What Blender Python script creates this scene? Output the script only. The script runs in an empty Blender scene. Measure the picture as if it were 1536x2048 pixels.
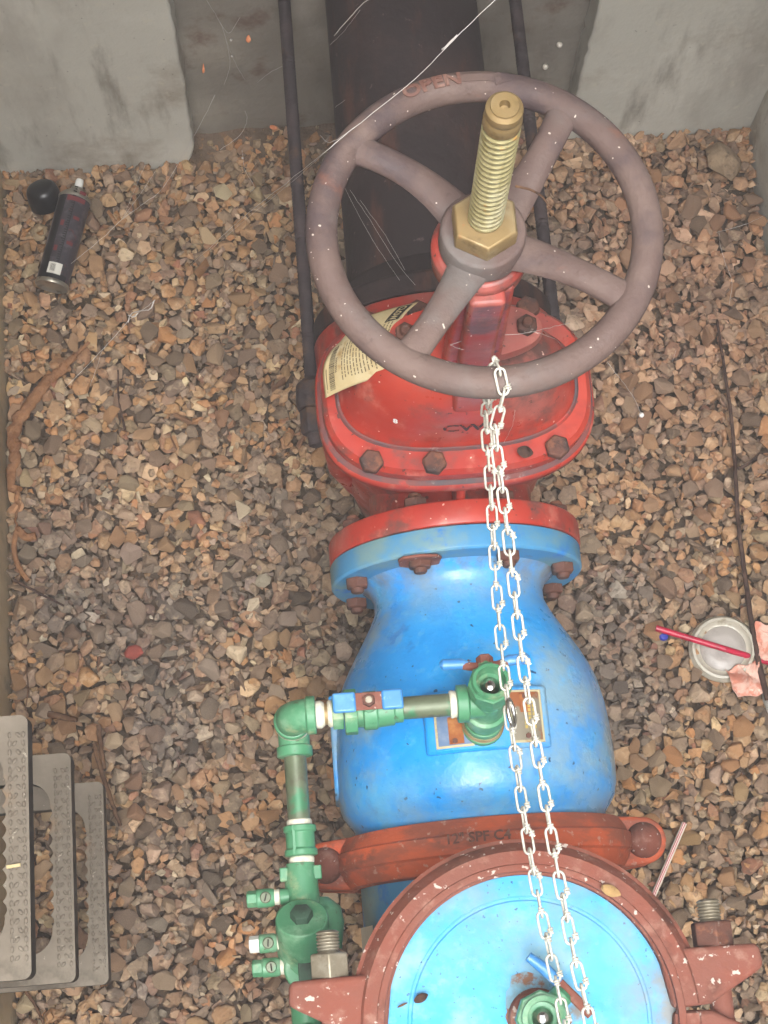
import bpy, bmesh, math, random
import numpy as np
from mathutils import Vector as V, Matrix, noise
R = math.radians
random.seed(7)
rng = np.random.default_rng(11)
sc = bpy.context.scene
COL = sc.collection

# ------------------------------------------------------------------ camera
# metres; X right along the far wall, Y away along the pipe, Z up; floor at 0
FPX, CH = 3200.0, 2.55
def _basis():
    n = V((700 - 768, 2000 - 1024, FPX)).normalized()
    z = -n
    x = V((1, 0, 0)); x = (x - x.dot(z) * z).normalized()
    y = z.cross(x)
    c, s = math.cos(R(4.6)), math.sin(R(4.6))
    return c * x + s * y, -s * x + c * y, z
BX, BY, BZ = _basis()
def c2w(v):
    return V((BX.dot(v), BY.dot(v), BZ.dot(v)))
CAMP = V((0, 0, CH))
def at(u, v, z):
    """point of the pit seen at pixel (u, v) of the 1536x2048 photo, at height z"""
    d = c2w(V(((u - 768) / FPX, (v - 1024) / FPX, 1)))
    return CAMP + d * ((z - CH) / d.z)
def aty(u, v, y):
    """the same, on the vertical plane at distance y"""
    d = c2w(V(((u - 768) / FPX, (v - 1024) / FPX, 1)))
    return CAMP + d * (y / d.y)
cam = bpy.data.cameras.new('camera')
cam.sensor_fit = 'VERTICAL'; cam.sensor_height = 36; cam.lens = 36 * FPX / 2048
cam.clip_start = 0.02; cam.clip_end = 200
co = bpy.data.objects.new('camera', cam); COL.objects.link(co)
r_, u_, b_ = c2w(V((1, 0, 0))), c2w(V((0, -1, 0))), c2w(V((0, 0, -1)))
m = Matrix.Identity(4)
for i in range(3):
    m[i][0], m[i][1], m[i][2], m[i][3] = r_[i], u_[i], b_[i], CAMP[i]
co.matrix_world = m
sc.camera = co

# ------------------------------------------------------------------ sky, sun, exposure
SUN_EL, SUN_AZ = 72, 180          # degrees; overcast
w = bpy.data.worlds.new('World'); sc.world = w; w.use_nodes = True
nt = w.node_tree
sky = nt.nodes.new('ShaderNodeTexSky'); sky.sky_type = 'NISHITA'; sky.sun_disc = False
sky.sun_elevation = R(SUN_EL); sky.sun_rotation = R(SUN_AZ)
sky.dust_density = 6; sky.air_density = 1.0; sky.ozone_density = 0.5
hs = nt.nodes.new('ShaderNodeHueSaturation'); hs.inputs['Saturation'].default_value = 0.12
bg = nt.nodes['Background']; bg.inputs['Strength'].default_value = 0.15
nt.links.new(sky.outputs[0], hs.inputs['Color']); nt.links.new(hs.outputs[0], bg.inputs['Color'])
sl = bpy.data.lights.new('sun', 'SUN'); sl.energy = 0.8; sl.angle = R(45); sl.color = (1, 0.97, 0.93)
so = bpy.data.objects.new('sun', sl); COL.objects.link(so)
sd = V((math.sin(R(SUN_AZ)) * math.cos(R(SUN_EL)), math.cos(R(SUN_AZ)) * math.cos(R(SUN_EL)), math.sin(R(SUN_EL))))
so.rotation_euler = sd.to_track_quat('Z', 'Y').to_euler(); so.location = (0, 0, 6)
sc.view_settings.view_transform = 'Standard'; sc.view_settings.look = 'None'
sc.view_settings.exposure = 1.56; sc.view_settings.gamma = 1.0
sc.view_settings.use_curve_mapping = False
sc.cycles.use_adaptive_sampling = True; sc.cycles.adaptive_threshold = .03
sc.cycles.max_bounces = 5; sc.cycles.diffuse_bounces = 3; sc.cycles.glossy_bounces = 2; sc.cycles.transmission_bounces = 4; sc.cycles.transparent_max_bounces = 4
sc.cycles.caustics_reflective = False; sc.cycles.caustics_refractive = False

# ------------------------------------------------------------------ materials
def lin(h):
    c = [int(h[i:i + 2], 16) / 255 for i in (0, 2, 4)]
    return tuple(x / 12.92 if x <= .04045 else ((x + .055) / 1.055) ** 2.4 for x in c) + (1,)
def rgb(c):
    return lin(c) if isinstance(c, str) else tuple(c) + (1,) if len(c) == 3 else tuple(c)
def mat(name, base, layers=(), rough=.5, metal=0.0, bump=(), src=None, spec=.5, trans=0.0, sheen=0.0, rough_var=0.0, bands=()):
    """layers: (colour, scale, lo, hi, detail[, stretch]); bump: (scale, strength, distance[, detail])"""
    mt = bpy.data.materials.new(name); mt.use_nodes = True
    t = mt.node_tree; L = t.links.new; N = t.nodes.new
    b = t.nodes['Principled BSDF']
    tc = N('ShaderNodeTexCoord')
    if src == 'attr':
        a = N('ShaderNodeAttribute'); a.attribute_name = 'Col'; cur = a.outputs['Color']
    elif src == 'obj':
        a = N('ShaderNodeObjectInfo'); cur = a.outputs['Color']
    else:
        a = N('ShaderNodeRGB'); a.outputs[0].default_value = rgb(base); cur = a.outputs[0]
    rcur = None
    for ly in layers:
        col, scale, lo, hi, det = ly[:5]
        no = N('ShaderNodeTexNoise'); no.inputs['Scale'].default_value = scale
        no.inputs['Detail'].default_value = det; no.inputs['Roughness'].default_value = .62
        if len(ly) > 5:
            mp = N('ShaderNodeMapping'); mp.inputs['Scale'].default_value = ly[5]
            mp.inputs['Location'].default_value = (scale * .13, scale * .07, 1.7)
            L(tc.outputs['Object'], mp.inputs[0]); L(mp.outputs[0], no.inputs['Vector'])
        else:
            mp = N('ShaderNodeMapping'); mp.inputs['Location'].default_value = (scale * .13, scale * .07, scale * .031)
            L(tc.outputs['Object'], mp.inputs[0]); L(mp.outputs[0], no.inputs['Vector'])
        mr = N('ShaderNodeMapRange'); mr.inputs['From Min'].default_value = lo; mr.inputs['From Max'].default_value = hi
        mr.interpolation_type = 'SMOOTHSTEP'
        L(no.outputs[0], mr.inputs['Value'])
        mx = N('ShaderNodeMix'); mx.data_type = 'RGBA'
        L(mr.outputs[0], mx.inputs[0]); L(cur, mx.inputs[6]); cc = rgb(col)
        mx.inputs[7].default_value = cc[:3] + (1,)
        if len(cc) > 3 and cc[3] < 1:
            mm = N('ShaderNodeMath'); mm.operation = 'MULTIPLY'; mm.inputs[1].default_value = cc[3]
            L(mr.outputs[0], mm.inputs[0]); L(mm.outputs[0], mx.inputs[0])
        cur = mx.outputs[2]; rcur = mr.outputs[0]
    for col, axis, lo, hi, nsc in bands:                    # dust or rust that lies along one part of the thing
        sp_x = N('ShaderNodeSeparateXYZ'); L(tc.outputs['Object'], sp_x.inputs[0])
        no = N('ShaderNodeTexNoise'); no.inputs['Scale'].default_value = nsc; no.inputs['Detail'].default_value = 8; no.inputs['Roughness'].default_value = .65
        L(tc.outputs['Object'], no.inputs['Vector'])
        m1 = N('ShaderNodeMapRange'); m1.inputs['From Min'].default_value = lo; m1.inputs['From Max'].default_value = hi; m1.interpolation_type = 'SMOOTHSTEP'
        L(sp_x.outputs['XYZ'.index(axis)], m1.inputs['Value'])
        m2 = N('ShaderNodeMapRange'); m2.inputs['From Min'].default_value = .36; m2.inputs['From Max'].default_value = .62
        L(no.outputs[0], m2.inputs['Value'])
        m3 = N('ShaderNodeMath'); m3.operation = 'MULTIPLY'; L(m1.outputs[0], m3.inputs[0]); L(m2.outputs[0], m3.inputs[1])
        m4 = N('ShaderNodeMath'); m4.operation = 'MULTIPLY'; m4.inputs[1].default_value = col[3]; L(m3.outputs[0], m4.inputs[0])
        mx = N('ShaderNodeMix'); mx.data_type = 'RGBA'; L(m4.outputs[0], mx.inputs[0]); L(cur, mx.inputs[6]); mx.inputs[7].default_value = tuple(col[:3]) + (1,)
        cur = mx.outputs[2]
    L(cur, b.inputs['Base Color'])
    b.inputs['Roughness'].default_value = rough; b.inputs['Metallic'].default_value = metal
    b.inputs['Specular IOR Level'].default_value = spec
    b.inputs['Transmission Weight'].default_value = trans
    if rough_var:
        no = N('ShaderNodeTexNoise'); no.inputs['Scale'].default_value = 25; no.inputs['Detail'].default_value = 5
        L(tc.outputs['Object'], no.inputs['Vector'])
        mr = N('ShaderNodeMapRange'); mr.inputs['From Min'].default_value = .3; mr.inputs['From Max'].default_value = .7
        mr.inputs['To Min'].default_value = max(0, rough - rough_var); mr.inputs['To Max'].default_value = min(1, rough + rough_var)
        L(no.outputs[0], mr.inputs['Value']); L(mr.outputs[0], b.inputs['Roughness'])
    prev = None
    for bp in bump:
        no = N('ShaderNodeTexNoise'); no.inputs['Scale'].default_value = bp[0]
        no.inputs['Detail'].default_value = bp[3] if len(bp) > 3 else 4
        L(tc.outputs['Object'], no.inputs['Vector'])
        bm_ = N('ShaderNodeBump'); bm_.inputs['Strength'].default_value = bp[1]; bm_.inputs['Distance'].default_value = bp[2]
        L(no.outputs[0], bm_.inputs['Height'])
        if prev: L(prev, bm_.inputs['Normal'])
        prev = bm_.outputs[0]
    if prev: L(prev, b.inputs['Normal'])
    return mt
A = lambda h, a: lin(h)[:3] + (a,)
M = {}
M['concrete'] = mat('concrete', 'c2c0b6', [('d0cec4', 3.5, .45, .7, 4), ('a39e94', 5, .52, .75, 6, (1, 1, .35)), (A('6e665a', .7), 10, .54, .70, 8, (1, 1, .22)), (A('7d6a52', .55), 4, .55, .72, 7),
                    (A('ccc8b8', .6), 45, .6, .75, 3), (A('5b554d', .7), 110, .70, .74, 2)], rough=.9, bump=((9, .25, .01), (90, .35, .003), (300, .25, .001)), spec=.25)
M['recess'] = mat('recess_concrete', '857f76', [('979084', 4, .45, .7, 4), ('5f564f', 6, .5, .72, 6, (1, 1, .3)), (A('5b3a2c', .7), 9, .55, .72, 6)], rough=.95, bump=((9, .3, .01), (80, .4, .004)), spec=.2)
M['stain'] = mat('stained_concrete', 'c4b08f', [('a48e70', 6, .4, .7, 5, (1, 1, .3)), ('9a8c74', 20, .55, .75, 4)], rough=.9, bump=((60, .4, .003),), spec=.2)
M['dirt'] = mat('dirt', '6c5c4e', [('564839', 12, .4, .6, 6), ('7a6049', 40, .55, .7, 5), ('8a6c50', 120, .6, .7, 3)], rough=1, bump=((40, .8, .01), (200, .8, .004)), spec=.1)
ST = [('9a8a78', 40, .55, .75, 5), (A('4a3f36', .75), 70, .56, .72, 6), (A('c5a27c', .6), 110, .6, .72, 4)]
def stonemat(n, src):
    lay = [(A('e0c9a8', .3), 60, .52, .72, 3), (A('3b312a', .5), 85, .52, .72, 3)]
    return mat(n, '888888', lay, rough=.88, src=src, bump=((150, .7, .003, 3),), spec=.3)
M['gravel'] = stonemat('gravel', 'attr'); M['stone'] = stonemat('stone', 'obj')
M['red'] = mat('red_paint', 'a02e22', [('b03c2c', 6, .45, .7, 4), ('882c25', 9, .52, .72, 5), (A('9a6058', .75), 5, .48, .68, 6), (A('54403c', .85), 12, .51, .65, 8), (A('c07868', .5), 30, .54, .72, 7), (A('3c2b26', .9), 75, .66, .71, 3), (A('e2c0b0', .9), 160, .76, .77, 1)],
               rough=.42, bump=((120, .12, .002), (26, .12, .004)), rough_var=.16)
M['redseam'] = mat('grime_and_highlight', '6e3a36', [('4d4246', 14, .45, .62, 6), ('a33024', 22, .56, .66, 5), ('8d8480', 40, .62, .74, 5)], rough=.75, bump=((90, .4, .003),))  # grime on the flange joint; also the painted highlight line on the bonnet
M['blue'] = mat('blue_paint', '1a8edc', [('26a2ea', 5, .42, .7, 4), ('48a6da', 8, .52, .72, 5), (A('869fa3', .8), 6, .50, .68, 8), (A('5fb0e0', .5), 45, .56, .7, 7), (A('1f6db8', .6), 22, .6, .72, 6), (A('16395e', .9), 70, .68, .72, 2), (A('6b4a34', .9), 38, .715, .74, 3)],
                rough=.34, bump=((240, .25, .0012, 6), (70, .2, .003), (24, .2, .005)), rough_var=.16, bands=((A('7f8e8e', .7), 'Y', .07, .16, 14), (A('8c8a80', .6), 'X', .10, .18, 9), (A('6f6656', .7), 'Y', .13, .175, 30), (A('7d9aa6', .6), 'Y', -.08, -.16, 16)))
M['bluecap'] = mat('faded_blue_paint', '38a0da', [('48aee2', 5, .42, .68, 5), ('2c94d4', 12, .52, .7, 6), (A('8ab4bf', .8), 9, .52, .68, 8), (A('74b4da', .5), 60, .54, .7, 7), (A('7d6a50', .85), 11, .625, .72, 8), (A('1d4f80', .9), 150, .665, .69, 3), (A('5b3626', .95), 70, .71, .735, 3)],
                   rough=.52, spec=.3, bump=((90, .2, .002), (30, .15, .004)), rough_var=.15, bands=((A('8a7a60', .8), 'X', .06, .15, 22), (A('7a8f96', .6), 'Y', -.02, .13, 18)))
M['bluedull'] = mat('weathered_blue_paint', '3f86b4', [('6f8f92', 10, .42, .66, 7), ('1f74bd', 18, .56, .7, 5), (A('6a5a48', .8), 30, .6, .72, 6)], rough=.55, bump=((90, .25, .002),))
RUSTL = [('80483a', 9, .42, .64, 6), ('5c382e', 16, .52, .70, 7), (A('987264', .75), 45, .52, .70, 7), (A('c4b8ae', .85), 110, .645, .70, 2)]
M['rust'] = mat('rust', '7a4c40', RUSTL, rough=.8, bump=((150, .5, .002), (40, .3, .004)), spec=.3)
M['rustorange'] = mat('orange_primer', 'c05a38', [('96523e', 8, .46, .6, 6, (1, 2.5, 1)), ('d8623a', 11, .54, .68, 5, (1, 2.2, 1)), (A('74483a', .8), 22, .56, .7, 7, (1, 2, 1)), (A('c0a090', .65), 80, .6, .72, 3)], rough=.65, bump=((120, .4, .002), (30, .3, .004)), spec=.35)
M['castdark'] = mat('rusty_cast_lettering', '6a4236', [('8a6455', 60, .5, .7, 4)], rough=.8)
M['boltrust'] = mat('rusty_bolt', '5e3a2e', [('3c2a26', 30, .45, .65, 6), ('7d4f38', 60, .55, .7, 5), (A('8f857c', .7), 130, .62, .72, 4)], rough=.75, metal=.1, bump=((260, .5, .0012),))
M['wheel'] = mat('brown_wheel_coating', '5f4d48', [('6f5d56', 7, .42, .68, 5), ('4d4041', 12, .5, .7, 6), ('6b6562', 5, .52, .7, 5), (A('7d5242', .6), 18, .6, .72, 6), (A('c9bcb0', .95), 150, .745, .76, 1), (A('46352f', .6), 50, .6, .75, 5)], rough=.68, bump=((220, .5, .0015, 6), (50, .3, .003)), rough_var=.15, spec=.35)
M['wheelcast'] = mat('tinted_cast_lettering', '6e4c42', [('8a6a5e', 60, .45, .7, 4)], rough=.6)  # redder tint painted in to show the relief, in place of its shading
M['brass'] = mat('dusty_brass', '8f7850', [('a39373', 14, .45, .68, 6), ('6f5c3c', 30, .55, .72, 6), (A('b3632b', .7), 24, .62, .72, 5)], rough=.5, metal=.35, bump=((200, .2, .001),), rough_var=.12)
M['stem'] = mat('greased_bronze', 'a0976c', [('b3ad8c', 16, .45, .66, 6), ('857a50', 40, .55, .72, 6), (A('c08a3a', .8), 30, .62, .7, 5)], rough=.45, metal=.35, bump=((220, .2, .0008),), rough_var=.12)
M['black'] = mat('black_coated_iron', '291f20', [('3a2b29', 6, .45, .7, 5), ('4b3028', 10, .52, .68, 7, (2.2, .5, 1)), (A('6d5a58', .6), 60, .64, .74, 4)], rough=.7, bump=((60, .4, .003),), spec=.35)
M['rod'] = mat('rusty_rod', '322a2c', [('3f3435', 18, .45, .66, 5), ('59402f', 9, .57, .68, 6), ('7d5c48', 14, .64, .74, 5)], rough=.75, bump=((160, .6, .002),), spec=.35)
M['green'] = mat('green_paint', '478560', [('57916d', 10, .42, .68, 5), ('7fa888', 20, .52, .70, 7), ('3a6f50', 30, .58, .72, 6), (A('a3aa84', .75), 26, .56, .72, 7), (A('4d4a35', .8), 60, .64, .72, 4)], rough=.45, bump=((160, .15, .001), (60, .1, .002)), rough_var=.14)
M['greenold'] = mat('bare_green_pipe', '5d6650', [('6f7a62', 16, .45, .68, 6), ('4f4a3c', 30, .52, .7, 6), ('3f7a58', 18, .58, .68, 4)], rough=.42, metal=.2, bump=((160, .2, .001),), rough_var=.12)
M['darkhex'] = mat('dark_hex_plug', '33503f', [('2a3a30', 40, .45, .65, 5), ('56705a', 80, .58, .72, 4)], rough=.7, bump=((160, .3, .001),))
M['tape'] = mat('thread_tape', 'd6d3c2', [('b7b29c', 60, .5, .7, 4)], rough=.7, bump=((200, .6, .001),))
M['handle'] = mat('blue_vinyl_handle', '3a7fbe', [('5594cc', 40, .45, .7, 4), (A('a6cbe2', .6), 90, .6, .72, 3)], rough=.35, bump=((90, .25, .001),))
M['chrome'] = mat('chromed_ball', 'd8d8d8', rough=.12, metal=1)
M['zinc'] = mat('galvanised_wire', 'cfccc0', [('a8a498', 120, .48, .7, 5)], rough=.4, metal=.2)
M['steel'] = mat('dirty_steel', '8a8270', [('a09a8a', 40, .45, .68, 5), ('665a48', 60, .55, .7, 5), (A('8b5232', .8), 30, .62, .7, 5)], rough=.5, metal=.5, bump=((200, .3, .001),))
M['plate'] = mat('nameplate_metal', '8f8878', [(A('9c5526', .9), 22, .5, .6, 5), ('7c8ea0', 15, .55, .7, 4)], rough=.4, metal=.5, bump=((160, .2, .001),))
M['plateedge'] = mat('nameplate_border', 'b0a684', [(A('9a6a3a', .8), 50, .55, .7, 4)], rough=.5)
M['plateblue'] = mat('nameplate_blue_field', '566f90', [('74849a', 40, .45, .7, 4), (A('95602f', .9), 24, .52, .62, 5)], rough=.45)
M['platerust'] = mat('rust_bleed', '8f5228', [('a8703c', 60, .45, .7, 5), ('6b2f18', 80, .58, .7, 5)], rough=.85, bump=((200, .5, .001),))
M['stainrust'] = mat('rust_stain', '6f8f9c', [('6f9fb8', 40, .44, .58, 7), ('7a5540', 45, .50, .60, 7)], rough=.85, bump=((200, .5, .001),))
M['plateyellow'] = mat('yellow_print', 'b09a50', rough=.6)
M['stepblack'] = mat('black_step_plastic', '1c1a18', [('2c2824', 30, .5, .7, 5)], rough=.5, bump=((120, .2, .001),))
M['stepdust'] = mat('dusty_step_plastic', '756c60', [('887f72', 9, .42, .66, 5), ('585045', 14, .52, .7, 6), (A('8a6c4c', .7), 7, .6, .74, 6), (A('b8b0a0', .8), 90, .66, .73, 3)], rough=.8, bump=((150, .3, .001),), spec=.3)
M['steplug'] = mat('step_tread_plastic', '6a635a', [('8a8174', 30, .5, .66, 5)], rough=.7, spec=.3)
M['paper'] = mat('yellowed_tag_paper', 'c4b185', [('d2c49e', 14, .42, .66, 5), ('a8844e', 22, .56, .72, 7), (A('6b4c2a', .9), 60, .64, .71, 5)], rough=.85, bump=((60, .2, .002),), spec=.2)
M['ink'] = mat('black_ink', '2a2620', rough=.8, spec=.2)
M['greyink'] = mat('faded_ink', '6f6248', rough=.85, spec=.2)
M['stencil'] = mat('stencil_black', '2b2124', [(A('a83024', .9), 160, .52, .6, 3)], rough=.7)
M['capblack'] = mat('black_cap_plastic', '0d0d10', rough=.33, bump=((60, .05, .001),))
M['canbody'] = mat('can_grey_lacquer', '3d393f', [('565157', 60, .45, .7, 3), (A('6a3236', .5), 45, .6, .68, 2)], rough=.35, metal=.2)
M['canblack'] = mat('can_black_print', '131218', rough=.35)
M['canred'] = mat('can_red_print', '6e2a2e', rough=.4)
M['canlabel'] = mat('can_white_label', 'c9c7bd', rough=.5)
M['tin'] = mat('tin_rim', 'a8a498', [('7d776c', 60, .5, .7, 4)], rough=.35, metal=.8)
M['white'] = mat('white_plastic', 'd9d9d4', rough=.4)
M['lid'] = mat('clear_lid_plastic', 'ddd6c4', [('c0b69e', 60, .52, .7, 5)], rough=.35, trans=.4)
M['lidmilk'] = mat('milky_lid_centre', 'aea7a0', [('98908a', 40, .5, .7, 5)], rough=.35, trans=.15)
M['straw'] = mat('red_straw', 'b5123a', [('9b1030', 60, .5, .7, 2)], rough=.35)
M['strawwhite'] = mat('white_straw', 'd5ccc0', [('b8a898', 60, .55, .7, 4)], rough=.4)
M['tissue'] = mat('pink_tissue', 'dcb4a4', [('cc8672', 30, .46, .6, 5), ('e8d6c6', 45, .56, .68, 4)], rough=.95, bump=((120, .6, .003),), spec=.1)
M['bluebit'] = mat('blue_plastic', '26359a', rough=.5)
M['root'] = mat('orange_root_fibre', '856044', [('976e4e', 30, .42, .66, 6), ('6f4a30', 60, .5, .7, 6)], rough=.95, bump=((180, .9, .003), (60, .6, .006)), spec=.1)
M['twig'] = mat('twig_bark', '5d4433', [('7a5c44', 40, .45, .66, 5), ('3c2b22', 70, .55, .7, 5)], rough=.9, bump=((200, .6, .001),), spec=.15)
M['darktwig'] = mat('dark_root_bark', '43322c', [('5c473c', 40, .45, .66, 5), ('2c211d', 70, .55, .7, 5)], rough=.9, bump=((200, .6, .001),), spec=.15)
M['leaf'] = mat('orange_leaf_bit', 'd8875a', [('f0b184', 90, .5, .7, 3)], rough=.7)
M['dryleaf'] = mat('dry_leaf', '9a7b4e', [('b9985f', 60, .45, .7, 4), ('6b5234', 90, .55, .7, 4)], rough=.8)
M['web'] = mat('spider_silk', 'c9c4c0', rough=.6, trans=.0)
M['rock'] = mat('tan_rock', '8a7660', [('a08a70', 30, .45, .68, 6), ('5f4f40', 50, .54, .7, 6)], rough=.92, bump=((60, .7, .006, 6), (200, .5, .002)), spec=.25)

# ------------------------------------------------------------------ mesh helpers
def frame(ax):
    ax = V(ax).normalized()
    h = V((0, 0, 1)) if abs(ax.z) < .9 else V((1, 0, 0))
    a = h.cross(ax).normalized(); return a, ax.cross(a), ax
class MB:
    def __init__(s): s.v = []; s.f = []; s.mi = []
    def add(s, vs, fs, mi=0):
        o = len(s.v); s.v += [V(p) for p in vs]
        for f in fs: s.f.append([o + i for i in f]); s.mi.append(mi)
        return s
    def rings(s, rs, cap=(True, True), closed=False, mi=0):
        n = len(rs[0]); vs = [p for r in rs for p in r]; fs = []
        k = len(rs)
        for j in range(k if closed else k - 1):
            a, b = j * n, ((j + 1) % k) * n
            for i in range(n): fs.append([a + i, a + (i + 1) % n, b + (i + 1) % n, b + i])
        if not closed:
            if cap[0]: fs.append(list(range(n - 1, -1, -1)))
            if cap[1]: fs.append([(k - 1) * n + i for i in range(n)])
        return s.add(vs, fs, mi)
    def lathe(s, p, ax, prof, seg=32, cap=(True, True), phase=0.0, mi=0):
        a, b, c = frame(ax); p = V(p); rs = []
        for t, r in prof:
            rs.append([p + c * t + (a * math.cos(phase + 2 * math.pi * i / seg) + b * math.sin(phase + 2 * math.pi * i / seg)) * r for i in range(seg)])
        return s.rings(rs, cap, mi=mi)
    def tube(s, path, rad, seg=10, closed=False, flat=1.0, mi=0):
        path = [V(p) for p in path]; n = len(path); rs = []; pa = None
        for i, p in enumerate(path):
            if closed: d = path[(i + 1) % n] - path[i - 1]
            else: d = path[min(i + 1, n - 1)] - path[max(i - 1, 0)]
            d.normalize()
            if pa is None: a = frame(d)[0]
            else: a = (pa - pa.dot(d) * d).normalized()
            pa = a; b = d.cross(a); r = rad[i] if hasattr(rad, '__len__') else rad
            rs.append([p + (a * math.cos(2 * math.pi * k / seg) + b * math.sin(2 * math.pi * k / seg) * flat) * r for k in range(seg)])
        return s.rings(rs, closed=closed, mi=mi)
    def box(s, c, sz, rot=None, mi=0):
        c = V(c); h = V(sz) / 2; rot = rot or Matrix.Identity(3)
        vs = [c + rot @ V((x * h.x, y * h.y, z * h.z)) for x in (-1, 1) for y in (-1, 1) for z in (-1, 1)]
        return s.add(vs, [[0, 1, 3, 2], [4, 6, 7, 5], [0, 4, 5, 1], [2, 3, 7, 6], [0, 2, 6, 4], [1, 5, 7, 3]], mi)
    def prism(s, poly, d, mi=0):
        n = len(poly); d = V(d); poly = [V(p) for p in poly]
        fs = [list(range(n - 1, -1, -1)), list(range(n, 2 * n))] + [[i, (i + 1) % n, n + (i + 1) % n, n + i] for i in range(n)]
        return s.add(poly + [p + d for p in poly], fs, mi)
    def mesh(s, name, mats, sharp=38, off=V((0, 0, 0))):
        me = bpy.data.meshes.new(name)
        me.from_pydata([tuple(p - off) for p in s.v], [], s.f); 
        for q in (mats if isinstance(mats, (list, tuple)) else [mats]): me.materials.append(M[q])
        me.polygons.foreach_set('material_index', s.mi)
        bm = bmesh.new(); bm.from_mesh(me); bmesh.ops.recalc_face_normals(bm, faces=bm.faces); bm.to_mesh(me); bm.free()
        me.shade_smooth(); me.set_sharp_from_angle(angle=R(sharp)); me.update()
        return me
    def build(s, name, mats, parent=None, sharp=38, bevel=0, off=None, seg=2):
        if off is None: off = origin(parent)
        me = s.mesh(name, mats, sharp, off)
        o = bpy.data.objects.new(name, me); COL.objects.link(o)
        if parent: o.parent = parent
        if bevel:
            b = o.modifiers.new('bevel', 'BEVEL'); b.width = bevel; b.segments = seg; b.limit_method = 'ANGLE'; b.angle_limit = R(40)
            b.harden_normals = False
        return o
def origin(o):
    p = V((0, 0, 0))
    while o: p = p + V(o.location); o = o.parent
    return p
def thing(name, label, cat, loc, group=None):
    o = bpy.data.objects.new(name, None); COL.objects.link(o); o.location = loc; o.empty_display_size = .05
    tag(o, label, cat, group); return o
def tag(o, label, cat, group=None):
    o['label'] = label; o['category'] = cat
    if group: o['group'] = group
    return o
def solo(mb, name, mats, label, cat, group=None, loc=None, **k):
    """a thing that is one mesh, its origin at its base"""
    if loc is None:
        xs = [p.x for p in mb.v]; ys = [p.y for p in mb.v]; zs = [p.z for p in mb.v]
        loc = V(((min(xs) + max(xs)) / 2, (min(ys) + max(ys)) / 2, min(zs)))
    o = mb.build(name, mats, None, off=V(loc), **k); o.location = loc
    return tag(o, label, cat, group)
def inst(me, name, parent, loc, rot=None, bevel=0):
    o = bpy.data.objects.new(name, me); COL.objects.link(o); o.parent = parent
    o.location = V(loc) - origin(parent)
    if rot is not None: o.rotation_mode = 'QUATERNION'; o.rotation_quaternion = rot
    if bevel:
        b = o.modifiers.new('bevel', 'BEVEL'); b.width = bevel; b.segments = 2; b.limit_method = 'ANGLE'; b.angle_limit = R(40)
    return o
def smooth_path(pts, n=6):
    pts = [V(p) for p in pts]; out = []
    P = [pts[0] * 2 - pts[1]] + pts + [pts[-1] * 2 - pts[-2]]
    for i in range(1, len(P) - 2):
        for k in range(n):
            t = k / n; a, b, c, d = P[i - 1], P[i], P[i + 1], P[i + 2]
            out.append(.5 * ((2 * b) + (c - a) * t + (2 * a - 5 * b + 4 * c - d) * t * t + (3 * b - a - 3 * c + d) * t ** 3))
    return out + [pts[-1]]
def text2d(s, size, extrude=0.0, align='CENTER', offset=0.0, sx=1.0):
    """flat or extruded letters as (verts, faces) in their own plane"""
    cu = bpy.data.curves.new('lettering', 'FONT'); cu.body = s; cu.size = size; cu.extrude = extrude; cu.align_x = align; cu.align_y = 'CENTER'
    cu.offset = offset; cu.resolution_u = 3
    o = bpy.data.objects.new('lettering', cu); COL.objects.link(o)
    dg = bpy.context.evaluated_depsgraph_get(); me = o.evaluated_get(dg).to_mesh()
    vs = [(v.co.x * sx, v.co.y, v.co.z) for v in me.vertices]; fs = [list(p.vertices) for p in me.polygons]
    o.evaluated_get(dg).to_mesh_clear(); bpy.data.objects.remove(o); bpy.data.curves.remove(cu)
    return vs, fs
def N3(p, s=1.0): return noise.noise(V(p) * s)

# ================================================================== SETTING
XL, XR, YF, YN = -.51, .83, 1.444, -2.0      # inner faces of the pit
ZR = 2.30                                     # underside of the roof slab
RX0, RX1, RYB, RZT = -.165, .495, 1.492, .80  # recess in the far wall

# ---- ground: dirt sheet + crushed stone
gb = MB()
nx, ny = 60, 100
xs = np.linspace(XL - .1, XR + .1, nx); ys = np.linspace(YN - .1, YF + .25, ny)
gv = []
for y in ys:
    for x in xs:
        z = -.030 + .006 * N3((x, y, 3), 4)
        if y > YF - .06 and RX0 - .05 < x < RX1 + .05:      # dirt drifted into the recess
            z += min(1, (y - YF + .06) / .1) * (.056 + .014 * N3((x, y, 8), 9))
        gv.append((x, y, z))
gb.add(gv, [[j * nx + i, j * nx + i + 1, (j + 1) * nx + i + 1, (j + 1) * nx + i] for j in range(ny - 1) for i in range(nx - 1)])
ground = gb.build('ground', 'dirt'); ground['kind'] = 'structure'

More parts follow.
